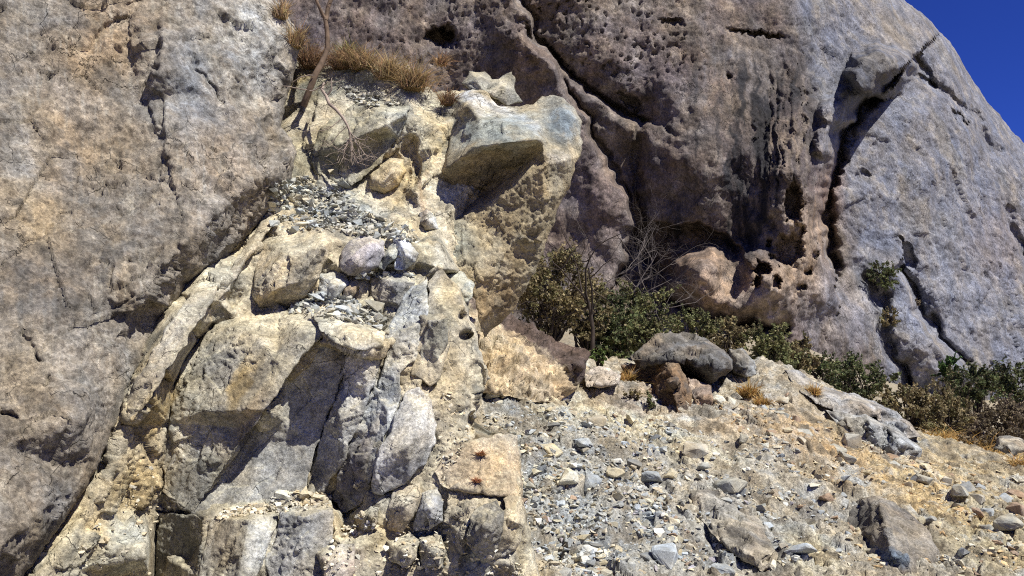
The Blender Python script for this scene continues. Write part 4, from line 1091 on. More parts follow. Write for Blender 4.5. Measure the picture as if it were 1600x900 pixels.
_mesh_cache = {}
def stone_mesh(kind, k, ci):
    key = (kind, k, ci)
    if key not in _mesh_cache:
        V, Tt = (BIG if kind == 'b' else CHIP)[k]
        c = np.array(PAL[ci])
        n = fbm(V * 1.7 + k, 3, 0.6, 6 + ci)
        C = c[None] * (1 + 0.3 * n)[:, None]
        _mesh_cache[key] = mesh_np('stone', V, None, Tt, C, False)
        _mesh_cache[key].materials.append(M_STONE)
    return _mesh_cache[key]
PAL = [(0.46, 0.40, 0.28), (0.54, 0.50, 0.40), (0.29, 0.30, 0.30), (0.37, 0.385, 0.39), (0.18, 0.18, 0.175), (0.38, 0.34, 0.27), (0.38, 0.35, 0.375), (0.60, 0.585, 0.54), (0.28, 0.20, 0.14), (0.31, 0.295, 0.25)]

def put_stone(px, py, wpx, kind, k, ci, rot, tilt=(0, 0), hz=1.0, loc=None, sink=0.25, name='stone'):
    if loc is None:
        x, y, z = ground_hit(px, py + wpx * 0.22)
    else:
        x, y, z = loc
    s = wpx / F * y / 2
    o = bpy.data.objects.new(name, stone_mesh(kind, k, ci))
    COL.objects.link(o)
    V = (BIG if kind == 'b' else CHIP)[k][0]
    o.location = (x, y, z + s * hz * np.abs(V[:, 2]).max() * (1 - 2 * sink))
    o.scale = (s, s, s * hz)
    o.rotation_euler = (tilt[0], tilt[1], rot)
    return o

HERO = [
 (862, 716, 44, 0, 0, 0.4, 'wedge-shaped tan stone, highest of the big stones on the scree beside the outcrop'),
 (884, 768, 46, 1, 1, 1.2, 'blocky cream stone on the grey scree beside a slate-grey stone'),
 (922, 766, 36, 4, 2, 0.2, 'slate-grey upright stone right of the blocky cream stone'),
 (896, 736, 16, 2, 7, 0.9, 'small whitish stone above the blocky cream stone'),
 (960, 743, 32, 2, 0, 0.1, 'tan flat-based stone above the broad purple-grey slab'),
 (913, 702, 34, 3, 3, 2.0, 'flat blue-grey stone in the upper part of the scree'),
 (933, 671, 36, 1, 5, 2.6, 'brownish stone at the upper edge of the scree'),
 (970, 788, 44, 3, 4, 0.3, 'dark flat stone just left above the purple-grey slab'),
 (1010, 816, 62, 5, 6, 0.7, 'broad flat purple-grey slab lying on the scree'),
 (1017, 752, 44, 3, 2, 2.4, 'blue-grey jagged stone beside a tan stone in the middle of the scree'),
 (1046, 757, 28, 1, 0, 1.0, 'tan stone right of the blue-grey jagged stone'),
 (1085, 716, 44, 2, 5, 0.0, 'long olive-tan stone high on the right of the scree'),
 (1098, 738, 24, 1, 9, 0.6, 'small olive-grey stone below the long olive-tan stone'),
 (1140, 762, 50, 2, 9, 2.3, 'grey block with a lit right end above the earth mound'),
 (1096, 757, 16, 0, 1, 0.2, 'small yellowish stone left of the grey block'),
 (926, 854, 32, 5, 7, 0.2, 'thin white stone lying low on the scree'),
 (1018, 872, 30, 0, 4, 0.5, 'dark stone right of the thin white stone'),
 (908, 884, 34, 5, 3, 0.1, 'pale flat stone at the bottom edge beside the outcrop'),
 (1060, 872, 74, 3, 3, 0.4, 'largest blue-grey flat rock at the bottom of the scree'),
 (814, 674, 26, 3, 3, 0.3, 'pale blue flat stone close to the outcrop edge'),
 (878, 622, 26, 5, 7, 0.6, 'white flat stone below the earth bank'),
 (1052, 822, 26, 2, 1, 1.6, 'small cream stone right of the purple-grey slab'),
 (1160, 690, 18, 4, 9, 0.0, 'small round grey stone on the tan slope left of the orange soil'),
 (1152, 704, 16, 4, 2, 0.0, 'small bluish stone just below the small round grey stone'),
 (1120, 880, 60, 3, 2, 2.7, 'blue-grey broken slab at the bottom edge beside the earth mound'),
 (990, 885, 46, 3, 2, 0.9, 'slate slab at the bottom edge left of the largest flat rock'),
 (1250, 872, 60, 5, 3, 2.5, 'blue-white flat slab on cream soil at the bottom'),
 (1566, 815, 60, 3, 9, 2.5, 'flat grey rock at the lower right edge casting a dark shadow'),
 (1455, 822, 20, 1, 2, 0.4, 'small bluish stone right of the blue-tinted boulder'),
 (1533, 812, 22, 0, 8, 0.4, 'small dark brown stone on the tan slope at the right'),
 (1290, 783, 24, 1, 8, 0.3, 'brown stone above the blue-tinted boulder'),
 (1120, 632, 30, 1, 1, 0.4, 'pale block at the foot of the split boulder'),
 (1138, 628, 26, 4, 1, 0.8, 'rounded pale stone right of the pale block at the split boulder'),
]
for (px, py, w, k, ci, rot, lab) in HERO:
    tag(put_stone(px, py, w, 'b', k, ci, rot, (random.uniform(-0.2, 0.35), random.uniform(-0.1, 0.3))), lab, 'stone', 'big loose stones on the scree')

SCREE = [(830, 905), (800, 690), (755, 680), (765, 585), (850, 640), (940, 650), (1050, 665), (1180, 700), (1300, 760), (1320, 900)]
HILL = [(1100, 640), (1200, 625), (1320, 680), (1440, 720), (1610, 740), (1610, 905), (1320, 905), (1300, 760), (1180, 700)]
def rnd_in(poly, n, r):
    P = np.array(poly); out = []
    while len(out) < n:
        x = r.uniform(P[:, 0].min(), P[:, 0].max(), 400); y = r.uniform(P[:, 1].min(), P[:, 1].max(), 400)
        m = inside(x, y, poly)
        out += list(zip(x[m], y[m]))
    return out[:n]
LBL = {0: 'small tan', 1: 'small cream', 2: 'small slate-grey', 3: 'small pale blue-grey', 4: 'small dark grey', 5: 'small brownish', 6: 'small purple-grey', 7: 'small white', 8: 'small dark brown', 9: 'small olive-grey'}
r9 = np.random.default_rng(9)
for (px, py) in rnd_in(SCREE, 175, r9):
    ci = int(r9.choice([0, 1, 2, 3, 4, 5, 6, 7, 9], p=[.1, .1, .24, .22, .1, .08, .04, .06, .06]))
    w = 8 + 18 * r9.random() ** 2.2
    tag(put_stone(px, py, w, 'c', int(r9.integers(8)), ci, r9.uniform(0, 6), (r9.uniform(-.4, .5), r9.uniform(-.4, .4))), LBL[ci] + ' stone lying loose on the grey scree', 'stone', 'small ' + LBL[ci][6:] + ' stones on the grey scree')
for (px, py) in rnd_in(HILL, 90, r9):
    ci = int(r9.choice([0, 1, 2, 3, 5, 8, 9], p=[.22, .16, .14, .08, .16, .12, .12]))
    w = 7 + 16 * r9.random() ** 2.4
    tag(put_stone(px, py, w, 'c', int(r9.integers(8)), ci, r9.uniform(0, 6), (r9.uniform(-.4, .5), r9.uniform(-.4, .4))), LBL[ci] + ' stone scattered on the tan slope to the right', 'stone', 'small ' + LBL[ci][6:] + ' stones on the tan slope')

for (px, py) in rnd_in([(1180, 640), (1260, 640), (1330, 690), (1450, 730), (1610, 750), (1610, 870), (1480, 800), (1320, 730)], 30, r9) + rnd_in([(1130, 600), (1230, 600), (1290, 650), (1190, 650)], 14, r9):
    w = 14 + 26 * r9.random() ** 1.8
    ci = int(r9.choice([5, 8, 9, 2]))
    big = 'large' if w > 24 else 'medium'
    tag(put_stone(px, py, w, 'b', int(r9.integers(6)), ci, r9.uniform(0, 6), (r9.uniform(-.4, .6), r9.uniform(-.4, .4)), sink=0.45),
        big + ' ' + LBL[ci][6:] + ' rock half buried in the ' + ('upper slope under the shrubs' if px < 1290 and py < 650 else 'tan slope at the right'), 'rock', 'half-buried ' + LBL[ci][6:] + ' rocks')

# gravel and rubble that nobody could count
def scatter_mesh(pts, sizes, cols, r, flatten=True):
    VS, TS, CS = [], [], []
    off = 0
    n = len(pts)
    kinds = r.integers(0, len(CHIP), n)
    for k in range(len(CHIP)):
        sel = np.nonzero(kinds == k)[0]
        if not len(sel): continue
        V, Tt = CHIP[k]
        m = len(sel)
        a = r.uniform(0, 6.283, m); b = r.normal(0, 0.45, m); c = r.normal(0, 0.45, m)
        ca, sa, cb, sb, cc, sc_ = np.cos(a), np.sin(a), np.cos(b), np.sin(b), np.cos(c), np.sin(c)
        X = V[None] * sizes[sel][:, None, None] * r.uniform(0.7, 1.2, (m, 1, 3))
        x = X[..., 0] * ca[:, None] - X[..., 1] * sa[:, None]; y = X[..., 0] * sa[:, None] + X[..., 1] * ca[:, None]; z = X[..., 2]
        y, z = y * cb[:, None] - z * sb[:, None], y * sb[:, None] + z * cb[:, None]
        x, z = x * cc[:, None] - z * sc_[:, None], x * sc_[:, None] + z * cc[:, None]
        W = np.stack([x, y, z], -1) + pts[sel][:, None]
        VS.append(W.reshape(-1, 3))
        TS.append((Tt[None] + (np.arange(m) * len(V))[:, None, None]).reshape(-1, 3) + off)
        CS.append(np.repeat(cols[sel], len(V), 0))
        off += m * len(V)
    return mesh_np('gravel', np.concatenate(VS), None, np.concatenate(TS), np.concatenate(CS), False)

def gravel(poly, n, smin, smax, pal, w, seed, name, label):
    r = np.random.default_rng(seed)
    pp = np.array(rnd_in(poly, n, r))
    # intersect many sight lines with the ground at once
    lo = np.full(n, 5.8); hi = np.full(n, 16.0)
    for _ in range(22):
        mid = (lo + hi) / 2
        P = at(pp[:, 0], pp[:, 1], mid)
        below = P[:, 2] < ground_z(P[:, 0], P[:, 1])
        hi = np.where(below, mid, hi); lo = np.where(below, lo, mid)
    P = at(pp[:, 0], pp[:, 1], hi)
    P[:, 2] = ground(P[:, 0], P[:, 1])
    Qc = np.stack([P[:, 0] * 0.8 + P[:, 1] * 0.6, (-P[:, 0] * 0.6 + P[:, 1] * 0.8) * 0.35, P[:, 2] * 0], -1)
    clump = sstep(-0.25, 0.5, fbm(Qc * 2.2, 4, 0.6, 200 + seed))
    keep = r.random(n) < (0.08 + 0.92 * clump if seed != 31 else np.clip(0.5 + 0.7 * clump - 0.6 * sstep(950, 1180, pp[:, 0]), 0, 1))
    P = P[keep]
    m = len(P)
    sz = (smin + (smax - smin) * r.random(m) ** 4) * (0.7 + 0.5 * clump[keep])
    ci = r.choice(len(pal), m, p=w)
    C = np.array(pal)[ci] * r.uniform(0.75, 1.2, (m, 1))
    P[:, 2] -= sz * 0.12
    tag(link(name, scatter_mesh(P, sz, C, r), M_STONE), label, 'gravel', None, 'stuff')
gravel(SCREE, 18500, 0.006, 0.055, PAL, [.14, .10, .20, .17, .08, .12, .03, .03, .04, .09], 31, 'gravel', 'loose slate-grey gravel and chips covering the scree')
gravel(HILL, 9000, 0.007, 0.055, PAL[:2] + [(0.34, 0.33, 0.30), (0.52, 0.38, 0.21), (0.45, 0.31, 0.17), (0.38, 0.34, 0.27), (0.28, 0.20, 0.14)], [.2, .14, .14, .16, .14, .14, .08], 32, 'gravel', 'loose tan gravel and clods covering the right-hand slope')

# rubble lying on the outcrop's ledges
RUB = [([(430, 285), (470, 275), (520, 285), (570, 330), (650, 360), (655, 380), (600, 370), (520, 362), (430, 360), (420, 330)], 900, 0.012, 0.06, 1),
       ([(490, 455), (560, 470), (600, 495), (600, 515), (560, 505), (480, 492), (450, 486)], 420, 0.012, 0.06, 1),
       ([(330, 800), (400, 785), (470, 765), (520, 775), (515, 792), (430, 800), (340, 812)], 420, 0.01, 0.04, 0),
       ([(520, 130), (600, 150), (640, 165), (560, 165)], 120, 0.015, 0.05, 1), ([(560, 425), (640, 425), (650, 432), (560, 436)], 80, 0.012, 0.04, 1),
       ([(560, 800), (700, 830), (830, 880), (830, 905), (500, 905), (520, 830)], 420, 0.008, 0.035, 0), ([(100, 870), (230, 720), (260, 760), (250, 900), (90, 905)], 90, 0.01, 0.04, 0),
       ([(690, 600), (740, 620), (730, 690), (690, 760), (680, 700)], 120, 0.01, 0.035, 0)]
pts, szs, cl = [], [], []
rb = np.random.default_rng(77)
for poly, n, a, b, kind in RUB:
    for (x, y) in rnd_in(poly, n, rb):
        Yd = zb_get(x, y)
        if Yd > 50: continue
        s = a + (b - a) * rb.random() ** 2.5
        p = at(x, y, Yd + 0.01)
        pts.append(p); szs.append(s)
        pal = [(0.36, 0.365, 0.345), (0.46, 0.455, 0.42), (0.27, 0.265, 0.235), (0.52, 0.48, 0.39)] if kind else [(0.58, 0.50, 0.37), (0.50, 0.42, 0.29), (0.42, 0.38, 0.31), (0.62, 0.57, 0.47)]
        cl.append(np.array(pal[int(rb.integers(4))]) * rb.uniform(0.75, 1.2))
tag(link('rubble', scatter_mesh(np.array(pts), np.array(szs), np.array(cl), rb), M_STONE), 'slate chips and rubble lying on the ledges of the outcrop', 'rubble', None, 'stuff')
LEDGE = [(517, 268, 16, 'c', 2, 0, 'upright tan chip standing on the rubble under the upper ledge'), (540, 290, 24, 'c', 0, 3, 'pale slate shard at the top of the rubble slope'), (425, 325, 20, 'c', 5, 1, 'cream block at the left end of the rubble slope'),
         (470, 352, 24, 'c', 1, 1, 'cream slab just above the large tan boulder'), (475, 772, 30, 'c', 5, 0, 'tilted tan block on the low pale ledge'), (500, 778, 26, 'c', 1, 1, 'flat cream stone right of the tilted tan block on the low ledge'),
         (440, 775, 26, 'c', 2, 1, 'cream stone left of the tilted tan block on the low ledge'), (500, 462, 34, 'c', 6, 3, 'thin slate plate leaning on the rubble above the big lit block'), (585, 480, 34, 'c', 4, 9, 'grey slate piece on the middle ledge'), (535, 485, 30, 'c', 3, 3, 'pale slate plate on the middle ledge')]
for (x, y, w, kd, k, ci, lab) in LEDGE:
    Yd = zb_get(x, y)
    p = at(x, y, Yd)
    tag(put_stone(x, y, w, kd, k, ci, random.uniform(0, 6), (0.5, random.uniform(-.3, .3)), loc=(float(p[0]), float(p[1]), float(p[2])), sink=0.4), lab, 'stone', 'loose stones on the outcrop ledges')

# ================================================================== PLANTS
def tube(path, radii, sides=5):
    path = np.asarray(path, float); n = len(path)
    tg = np.gradient(path, axis=0); tg /= np.linalg.norm(tg, axis=1)[:, None] + 1e-9
    up = np.array([0.31, 0.9, 0.17]); s1 = np.cross(tg, up); s1 /= np.linalg.norm(s1, axis=1)[:, None] + 1e-9
    s2 = np.cross(tg, s1)
    a = np.linspace(0, 2 * np.pi, sides, endpoint=False)
    V = path[:, None] + np.asarray(radii)[:, None, None] * (np.cos(a)[None, :, None] * s1[:, None] + np.sin(a)[None, :, None] * s2[:, None])
    V = V.reshape(-1, 3)
    q = []
    for i in range(n - 1):
        for j in range(sides):
            q.append((i * sides + j, i * sides + (j + 1) % sides, (i + 1) * sides + (j + 1) % sides, (i + 1) * sides + j))
    return V, np.array(q)
class Tubes:
    def __init__(s): s.V = []; s.Q = []; s.n = 0
    def add(s, path, radii, sides=5):
        V, q = tube(path, radii, sides)
        s.V.append(V); s.Q.append(q + s.n); s.n += len(V)
    def build(s, name, mat, parent=None):
        return link(name, mesh_np(name, np.concatenate(s.V), np.concatenate(s.Q)), mat, parent)

def branch(tb, p, d, L, r0, depth, r, droop=0.0, tips=None, spread=0.8):
    n = 5
    path = [np.array(p, float)]
    d = np.array(d, float); d /= np.linalg.norm(d)
    for k in range(n):
        d = d + r.normal(0, 0.16, 3) + np.array([0, 0, -droop])
        d /= np.linalg.norm(d)
        path.append(path[-1] + d * L / n)
    tb.add(path, np.linspace(r0, r0 * 0.55, n + 1), 5 if depth > 1 else 3)
    if tips is not None and depth <= 1:
        tips.extend(path[2:])
    if depth > 0:
        for _ in range(r.integers(2, 4)):
            k = r.integers(2, n + 1)
            nd = d + r.normal(0, spread, 3)
            branch(tb, path[k], nd, L * r.uniform(0.5, 0.8), r0 * 0.55, depth - 1, r, droop, tips, spread)

def leaf_mesh(P, size, cols, r, long=1.6):
    n = len(P)
    a = r.normal(size=(n, 3)); a[:, 2] += 0.3; a /= np.linalg.norm(a, axis=1)[:, None]
    b = np.cross(a, r.normal(size=(n, 3))); b /= np.linalg.norm(b, axis=1)[:, None]
    s = size * r.uniform(0.6, 1.3, (n, 1))
    V = np.stack([P - a * s * long / 2, P + b * s / 2, P + a * s * long / 2, P - b * s / 2], 1).reshape(-1, 3)
    ids = np.arange(n * 4).reshape(n, 4)
    return V, ids, np.repeat(cols, 4, 0)

def shrub(name, label, cat, box, Y, ndens, leaf, cols, seed, group=None, bare=0.0, base=None):
    """box: px left, px right, py top, py bottom of the crown in the photograph"""
    r = np.random.default_rng(seed)
    x0, x1, y0, y1 = box
    c = at((x0 + x1) / 2, (y0 + y1) / 2, Y)
    rx = (x1 - x0) / 2 / F * Y; rz = (y1 - y0) / 2 / F * Y; ry = rx * 0.8
    if base is None:
        gz_ = float(ground(np.array([c[0]]), np.array([c[1]]))[0])
        base = Vector((c[0], c[1], min(gz_, c[2] - rz * 0.3)))
    root = empty(name, base)
    tag(root, label, cat, group)
    tb = Tubes()
    nst = int(r.integers(4, 7))
    ncl = max(14, int(48 * (rx * rz) ** 0.35))
    cl = r.normal(size=(ncl, 3)); cl /= np.linalg.norm(cl, axis=1)[:, None]
    cl *= r.uniform(0.3, 1.15, (ncl, 1)) ** 0.7
    cl[:, 2] = np.where(cl[:, 2] < -0.75, -cl[:, 2], cl[:, 2])
    cc = np.array(c) + cl * np.array([rx, ry, rz]) * 0.86
    b = np.array(base)
    for k in range(ncl):
        m = (b + (cc[k] - b) * 0.5) + r.normal(0, 0.12, 3) * rx
        tb.add([b + r.normal(0, 0.03, 3), b + (m - b) * 0.5 + r.normal(0, 0.05, 3) * rx, m, cc[k]], np.array([0.035, 0.028, 0.018, 0.006]) * (0.5 + 0.5 * min(rx, 1.5)), 4)
    tb.build('stem', M_DARKBARK, root)
    # leaves sit along thin sprays that leave the clumps outward and upward
    n = int(ndens * 1.2); leaf = leaf * 0.75
    nsp = max(60, n // 34)
    src = r.integers(0, ncl, nsp)
    size = (rx * rz) ** 0.5
    dirs = cl[src] * 0.8 + r.normal(0, 0.55, (nsp, 3)) + np.array([0, 0, 0.45])
    dirs /= np.linalg.norm(dirs, axis=1)[:, None]
    ln = size * r.uniform(0.12, 0.5, nsp)
    p0 = cc[src] + r.normal(0, 0.10, (nsp, 3)) * size
    bend = r.normal(0, 0.25, (nsp, 3))
    which = r.integers(0, nsp, n)
    tt = r.random(n)
    P = p0[which] + dirs[which] * (ln[which] * tt)[:, None] + bend[which] * (ln[which] * tt * tt)[:, None] + r.normal(0, 0.05, (n, 3)) * size * (1.15 - 0.8 * tt)[:, None]
    tw = Tubes()
    for k in range(0, nsp, 3):
        ts = np.array([0, 0.5, 1.0])[:, None]
        tw.add(p0[k] + dirs[k] * ln[k] * ts + bend[k] * ln[k] * ts * ts, np.array([0.012, 0.009, 0.004]) * (0.4 + 0.4 * size), 3)
    tag(tw.build('twig', M_DARKBARK, root), kind='stuff')
    tone = (r.uniform(0.6, 1.35, ncl)[src] * r.uniform(0.8, 1.2, nsp))[which] * r.uniform(0.75, 1.25, n)
    C = 1.4 * np.array(cols)[r.integers(0, len(cols), nsp)][which] * tone[:, None] * np.array([1.08, 1.0, 1.0])
    mask = r.random(n) < 0.12
    C[mask] = np.array((0.20, 0.16, 0.09)) * r.uniform(0.6, 1.2, (mask.sum(), 1))
    V, q, CC = leaf_mesh(P, leaf, C, r)
    tag(link('crown', mesh_np('crown', V, q, None, CC, False), M_LEAF, root), kind='stuff')
    return root

G1 = [(0.11, 0.125, 0.05), (0.13, 0.135, 0.06), (0.09, 0.105, 0.045)]
G2 = [(0.16, 0.14, 0.07), (0.19, 0.165, 0.085), (0.12, 0.12, 0.055)]
G3 = [(0.075, 0.10, 0.04), (0.09, 0.11, 0.045), (0.065, 0.08, 0.04)]
G4 = [(0.13, 0.11, 0.07), (0.11, 0.095, 0.065), (0.15, 0.13, 0.08)]
SH = [
 ('shrub', 'olive-brown dry shrub growing right behind the pointed spur', (800, 920, 390, 545), 16.5, 9000, 0.055, G2),
 ('shrub', 'dark green shrub under the bare tree beside the earth bank', (910, 1000, 465, 580), 17.5, 9000, 0.06, G3),
 ('shrub', 'broad green shrub left above the dark cap rock', (945, 1060, 455, 545), 19.0, 8000, 0.06, G1),
 ('shrub', 'olive-brown shrub between the dry one and the green one, topping the earth bank', (875, 955, 440, 545), 17.2, 6000, 0.055, G2),
 ('shrub', 'low pale olive shrub above the split boulder', (985, 1050, 500, 560), 15.5, 4500, 0.05, G1),
 ('shrub', 'low green shrub at the foot of the pale hollowed cliff', (1040, 1130, 488, 545), 22, 4500, 0.065, G1),
 ('shrub', 'low olive shrub behind the cap rock below the cliff', (1100, 1170, 505, 560), 20, 4500, 0.06, G2),
 ('shrub', 'green shrub with thin lower leaves left of the long rock ledge', (1160, 1245, 515, 612), 16.5, 7000, 0.055, G1),
 ('shrub', 'olive shrub right behind the green one beside the long ledge', (1205, 1275, 530, 600), 19, 5500, 0.06, G2),
 ('shrub', 'dark low shrub behind the left end of the long ledge', (1240, 1320, 555, 622), 26, 4500, 0.07, G3),
 ('shrub', 'dark green rounded shrub behind the middle of the long ledge', (1295, 1392, 562, 632), 28, 6500, 0.075, G3),
 ('shrub', 'olive shrub behind the right end of the long ledge', (1365, 1470, 610, 690), 22, 7000, 0.065, G2),
 ('tree', 'small round bright green tree at the foot of the grey cliff', (1464, 1502, 560, 600), 36, 3000, 0.085, [(0.06, 0.12, 0.03), (0.05, 0.10, 0.03)]),
 ('shrub', 'wide dark green thicket at the far right under the cliff', (1480, 1560, 572, 640), 33, 6000, 0.09, G3),
 ('shrub', 'dark green thicket cut by the right edge of the picture', (1545, 1650, 570, 645), 34, 7000, 0.09, G3),
 ('shrub', 'olive bushy growth below the bright green tree', (1425, 1520, 615, 695), 25, 7500, 0.07, G2),
 ('shrub', 'brown dry thicket at the right edge below the dark thicket', (1500, 1640, 632, 690), 27, 8000, 0.07, G4),
 ('shrub', 'dry grey-brown brush along the crest above the far boulder', (1500, 1590, 665, 708), 20, 5000, 0.05, G4),
 ('shrub', 'small bright green bush at the right end of the earth bank', (924, 948, 542, 572), 13.4, 1500, 0.03, [(0.10, 0.15, 0.04), (0.08, 0.12, 0.04)]),
 ('shrub', 'sparse little green bush at the left foot of the split boulder', (1008, 1028, 612, 640), 11.2, 700, 0.022, [(0.10, 0.12, 0.05)]),
 ('shrub', 'small yellowish bush on the slope in front of the split boulder', (973, 1000, 608, 630), 11.3, 700, 0.022, [(0.17, 0.15, 0.07)]),
]
for k, (nm, lab, box, Y, n, lf, cs) in enumerate(SH):
    shrub(nm, lab, nm, box, Y, n, lf, cs, 300 + k)
for k, (lab, x, y, r_, n, cs) in enumerate([('dark shrub clinging to the grey cliff beside the gully', 1380, 432, 24, 2200, G3), ('tiny dark shrub in the diagonal crack of the brown cliff', 1008, 188, 11, 900, G3),
                                            ('thin dry shrub in the gully of the grey cliff below the dark one', 1390, 500, 16, 800, G2), ('tiny brown tuft on the grey cliff', 1432, 474, 6, 260, G4)]):
    p = cliff_at(x, y)
    shrub('shrub', lab, 'shrub', (x - r_, x + r_, y - r_, y + r_), p.y - 0.4, n, 0.16, cs, 340 + k, base=p)

# bare trees and twigs
r = np.random.default_rng(41)
def bare_tree(label, base_px, Y, L, r0, depth, mat, seed, d=(0, 0, 1), droop=0.0, base=None, spread=0.8):
    r = np.random.default_rng(seed)
    c = at(base_px[0], base_px[1], Y)
    b = Vector((c[0], c[1], float(ground(np.array([c[0]]), np.array([c[1]]))[0]))) if base is None else Vector(base)
    root = empty('bare_tree', b)
    tag(root, label, 'tree')
    tk = Tubes(); tk.add([np.array(b), np.array(b) + np.array([0.02, 0, L * 0.3]) , np.array(b) + np.array([-0.05, 0.02, L * 0.55])], [r0, r0 * 0.85, r0 * 0.7], 7); tk.build('trunk', mat, root)
    tb = Tubes(); top = np.array(b) + np.array([-0.05, 0.02, L * 0.5])
    for _ in range(5):
        branch(tb, top + np.array([0, 0, r.uniform(-0.15, 0.05) * L]), np.array(d) + r.normal(0, 0.6, 3), L * 0.55, r0 * 0.5, depth, r, droop, None, spread)
    tb.build('crown', mat, root)
    return root
bare_tree('dark bare tree with crooked branches in front of the green shrub', (925, 540), 15.8, 2.0, 0.045, 3, M_DARKBARK, 51)
M_GTWIG = plain_material('grey_twig', (0.14, 0.12, 0.105), 0.9, 0.3, 6)
for k, (x, y, Y, L) in enumerate([(985, 545, 20.5, 2.6), (1020, 540, 22, 2.4), (900, 540, 18, 2.4)]):
    bare_tree(['leafless grey-purple bush behind the broad green shrub', 'leafless pinkish bush under the cave in the cliff', 'leafless twiggy bush in front of the dark buttress'][k], (x, y), Y, L, 0.03, 4, M_GTWIG, 60 + k, spread=0.7)

# the small tree on top of the outcrop
def P3(x, y, Y): return np.array(at(x, y, Y))
tb_root = empty('small_tree', Vector(P3(474, 163, 9.3)))
tag(tb_root, 'small crooked tree with reddish bark growing on top of the outcrop', 'tree')
tk = Tubes()
tk.add([P3(474, 166, 9.3), P3(482, 145, 9.25), P3(492, 118, 9.25), P3(503, 98, 9.3), P3(512, 75, 9.35), P3(511, 48, 9.35), P3(508, 28, 9.35)], [.040, .038, .036, .033, .030, .028, .026], 8)
tk.add([P3(508, 30, 9.35), P3(500, 14, 9.3), P3(494, 0, 9.3), P3(488, -22, 9.3), P3(480, -60, 9.3)], [.022, .02, .018, .016, .01], 6)
tk.add([P3(509, 32, 9.35), P3(513, 10, 9.4), P3(519, -6, 9.4), P3(528, -40, 9.5), P3(530, -90, 9.5)], [.03, .027, .025, .02, .012], 6)
tk.build('trunk', M_BARK, tb_root)
tb = Tubes(); rr2 = np.random.default_rng(3)
for (x, y) in [(488, -20), (528, -40), (480, -60), (530, -90)]:
    branch(tb, P3(x, y, 9.4), np.array([rr2.normal(0, .4), rr2.normal(0, .3), 1]), 0.5, 0.012, 2, rr2)
for (x, y, dx) in [(490, 118, -1), (480, 140, -1), (484, 142, 0.8)]:
    branch(tb, P3(x, y, 9.2), np.array([dx, -0.2, 0.15]), 0.28, 0.008, 2, rr2)
tb.build('crown', M_TWIG, tb_root)
# dead branch hanging over the ledge
hb = empty('dead_branch', Vector(P3(511, 147, 9.1)))
tag(hb, 'bleached dead branch hanging down the rock below the small tree', 'branch')
tk = Tubes()
tk.add([P3(506, 130, 9.3), P3(503, 140, 9.12), P3(510, 150, 9.03), P3(514, 162, 8.98), P3(526, 172, 8.92), P3(536, 184, 8.86), P3(543, 196, 8.82), P3(547, 208, 8.8), P3(548, 216, 8.8)], [.014, .018, .02, .02, .018, .016, .014, .011, .008], 6)
tk.add([P3(512, 148, 9.03), P3(518, 140, 9.0), P3(518, 122, 9.0)], [.012, .01, .006], 5)
tk.build('limb', M_TWIG, hb)
tb = Tubes()
for (x, y) in [(543, 196), (547, 206), (548, 214), (548, 216)]:
    for _ in range(3):
        branch(tb, P3(x, y, 8.8), np.array([rr2.normal(0, .7), -0.1, -0.9]), 0.3, 0.006, 2, rr2, 0.05)
branch(tb, P3(536, 184, 8.86), np.array([-0.8, -0.2, -0.6]), 0.25, 0.006, 2, rr2)
tag(tb.build('twig', M_TWIG, hb), kind='stuff')

# dry grass tufts
def tuft(label, px, py, Y, wpx, hpx, n, col, seed, base=None, lean=0.0, cat='grass tuft'):
    r = np.random.default_rng(seed)
    b = np.array(at(px, py, Y)) if base is None else np.array(base)
    s = Y / F
    W, H = wpx * s, hpx * s
    root = b + np.stack([r.normal(0, 0.16, n) * W, r.normal(0, 0.16, n) * W, np.full(n, -0.02)], -1)
    d = np.stack([r.normal(0, 0.42, n) * W + lean * W, r.normal(-0.1, 0.35, n) * W, H * np.where(r.random(n) < 0.05, r.uniform(1.1, 1.6, n), r.uniform(0.25, 1.0, n))], -1)
    mid = root + d * 0.55 + np.array([0, 0, 0.06 * H]); tip = root + d + np.stack([d[:, 0] * 0.3, d[:, 1] * 0.3, -0.22 * H * r.random(n)], -1)
    side = r.normal(size=(n, 3)); side[:, 2] = 0; side /= np.linalg.norm(side, axis=1)[:, None]
    w = 0.0045 * Y / 9 * r.uniform(0.6, 1.3, (n, 1))
    V = np.stack([root - side * w, root + side * w, mid + side * w * 0.8, mid - side * w * 0.8, tip], 1).reshape(-1, 3)
    ids = np.arange(n)[:, None] * 5
    q = ids + np.array([[0, 1, 2, 3]]); t = ids + np.array([[3, 2, 4]])
    C = np.repeat(np.array(col)[None] * r.uniform(0.35, 1.5, (n, 1)) * r.uniform(0.9, 1.1, (n, 3)), 5, 0)
    o = bpy.data.objects.new('grass_tuft', mesh_np('grass_tuft', V - b, q, t, C, False))
    o.data.materials.append(M_GRASS)
    o.location = b
    COL.objects.link(o)
    tag(o, label, cat, 'dry grass tufts')
    return o
STRAW = (0.40, 0.285, 0.15); RED = (0.27, 0.175, 0.10); PALE = (0.48, 0.36, 0.20)
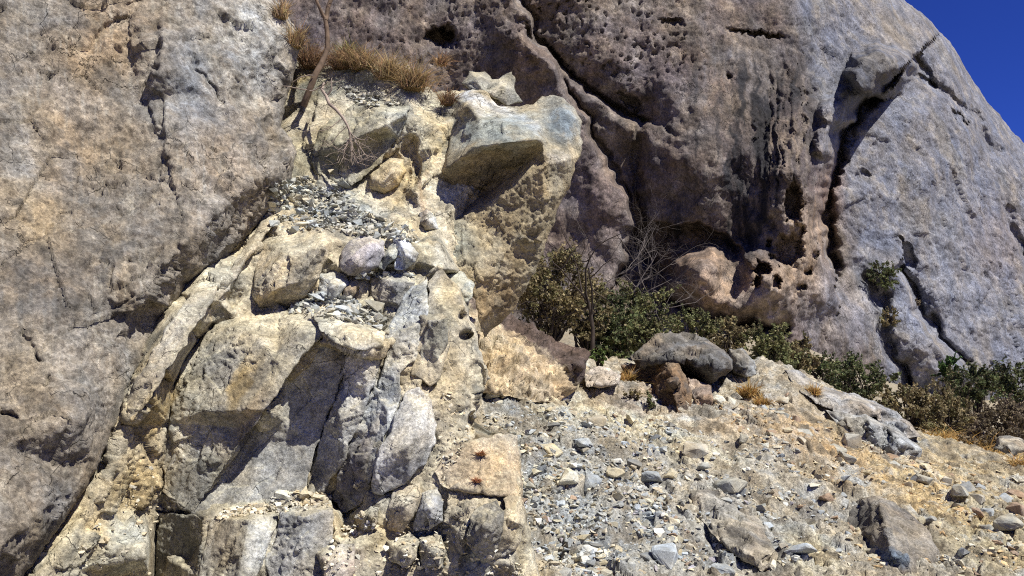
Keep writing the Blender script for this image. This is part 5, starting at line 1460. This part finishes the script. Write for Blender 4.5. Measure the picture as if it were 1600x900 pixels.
for k, (x, y, w, hh, n, c, lab) in enumerate([
        (645, 138, 54, 56, 1400, STRAW, 'largest rounded straw-brown grass tuft on top of the outcrop'), (606, 122, 56, 52, 1100, PALE, 'pale straw tuft left of the largest rounded tuft'),
        (568, 108, 56, 48, 1000, STRAW, 'straw tuft in the middle of the grassy ledge top'), (536, 106, 52, 50, 900, RED, 'reddish grass tuft right of the small crooked tree'), (486, 104, 50, 56, 1000, RED, 'reddish-brown grass tuft left of the small crooked tree'),
        (462, 72, 34, 50, 600, STRAW, 'brown grass tuft beside the top corner of the leaning slab'), (440, 26, 30, 44, 500, PALE, 'pale dry tuft high beside the top of the leaning slab'), (700, 162, 34, 34, 700, RED, 'small dark tuft on the outcrop above the pale spur edge'),
        (545, 92, 34, 44, 400, (0.28, 0.28, 0.10), 'greenish grass tuft behind the reddish ones'), (690, 100, 30, 24, 300, (0.40, 0.26, 0.14), 'faint reddish tuft behind the largest tuft')]):
    Yd = min([zb_get(x + a, y + b_) for a in (-3, 0, 3) for b_ in (0, 4, 8)])
    Yd = Yd if Yd < 40 else 10.0
    tuft(lab, x, y, Yd + 0.05, w * 0.85, hh * 0.78, int(n * 0.6), c, 400 + k, lean=0.1 if x > 600 else 0)
for k, (x, y, c, lab) in enumerate([(752, 708, (0.40, 0.20, 0.09), 'tiny orange tuft on the tan block, the upper one'), (745, 750, (0.40, 0.19, 0.10), 'tiny orange tuft on the tan block, the lower one')]):
    tuft(lab, x, y, zb_get(x, y) - 0.01, 11, 8, 260, c, 430 + k)
for k, (x, y, w, hh, lab) in enumerate([(982, 606, 40, 22, 'dry orange grass left of the split boulder'), (1170, 615, 30, 26, 'dry orange grass beside the green shrub on the crest'), (1190, 625, 24, 20, 'short dry grass below the green shrub on the crest'), (1270, 622, 20, 18, 'short dry grass in front of the long ledge'),
                                        (1470, 690, 60, 20, 'straw-coloured grass at the right end of the long ledge'), (1505, 700, 80, 24, 'bright straw grass strip on the crest at the right'), (1545, 714, 80, 22, 'straw grass left of the pale boulder at the right edge'), (1590, 726, 70, 20, 'straw grass at the right edge of the crest')]):
    x3, y3, z3 = ground_hit(x, y, 9, 30)
    tuft(lab, x, y, y3, w, hh, 500, (0.50, 0.33, 0.12), 440 + k, base=(x3, y3, z3 - 0.02))
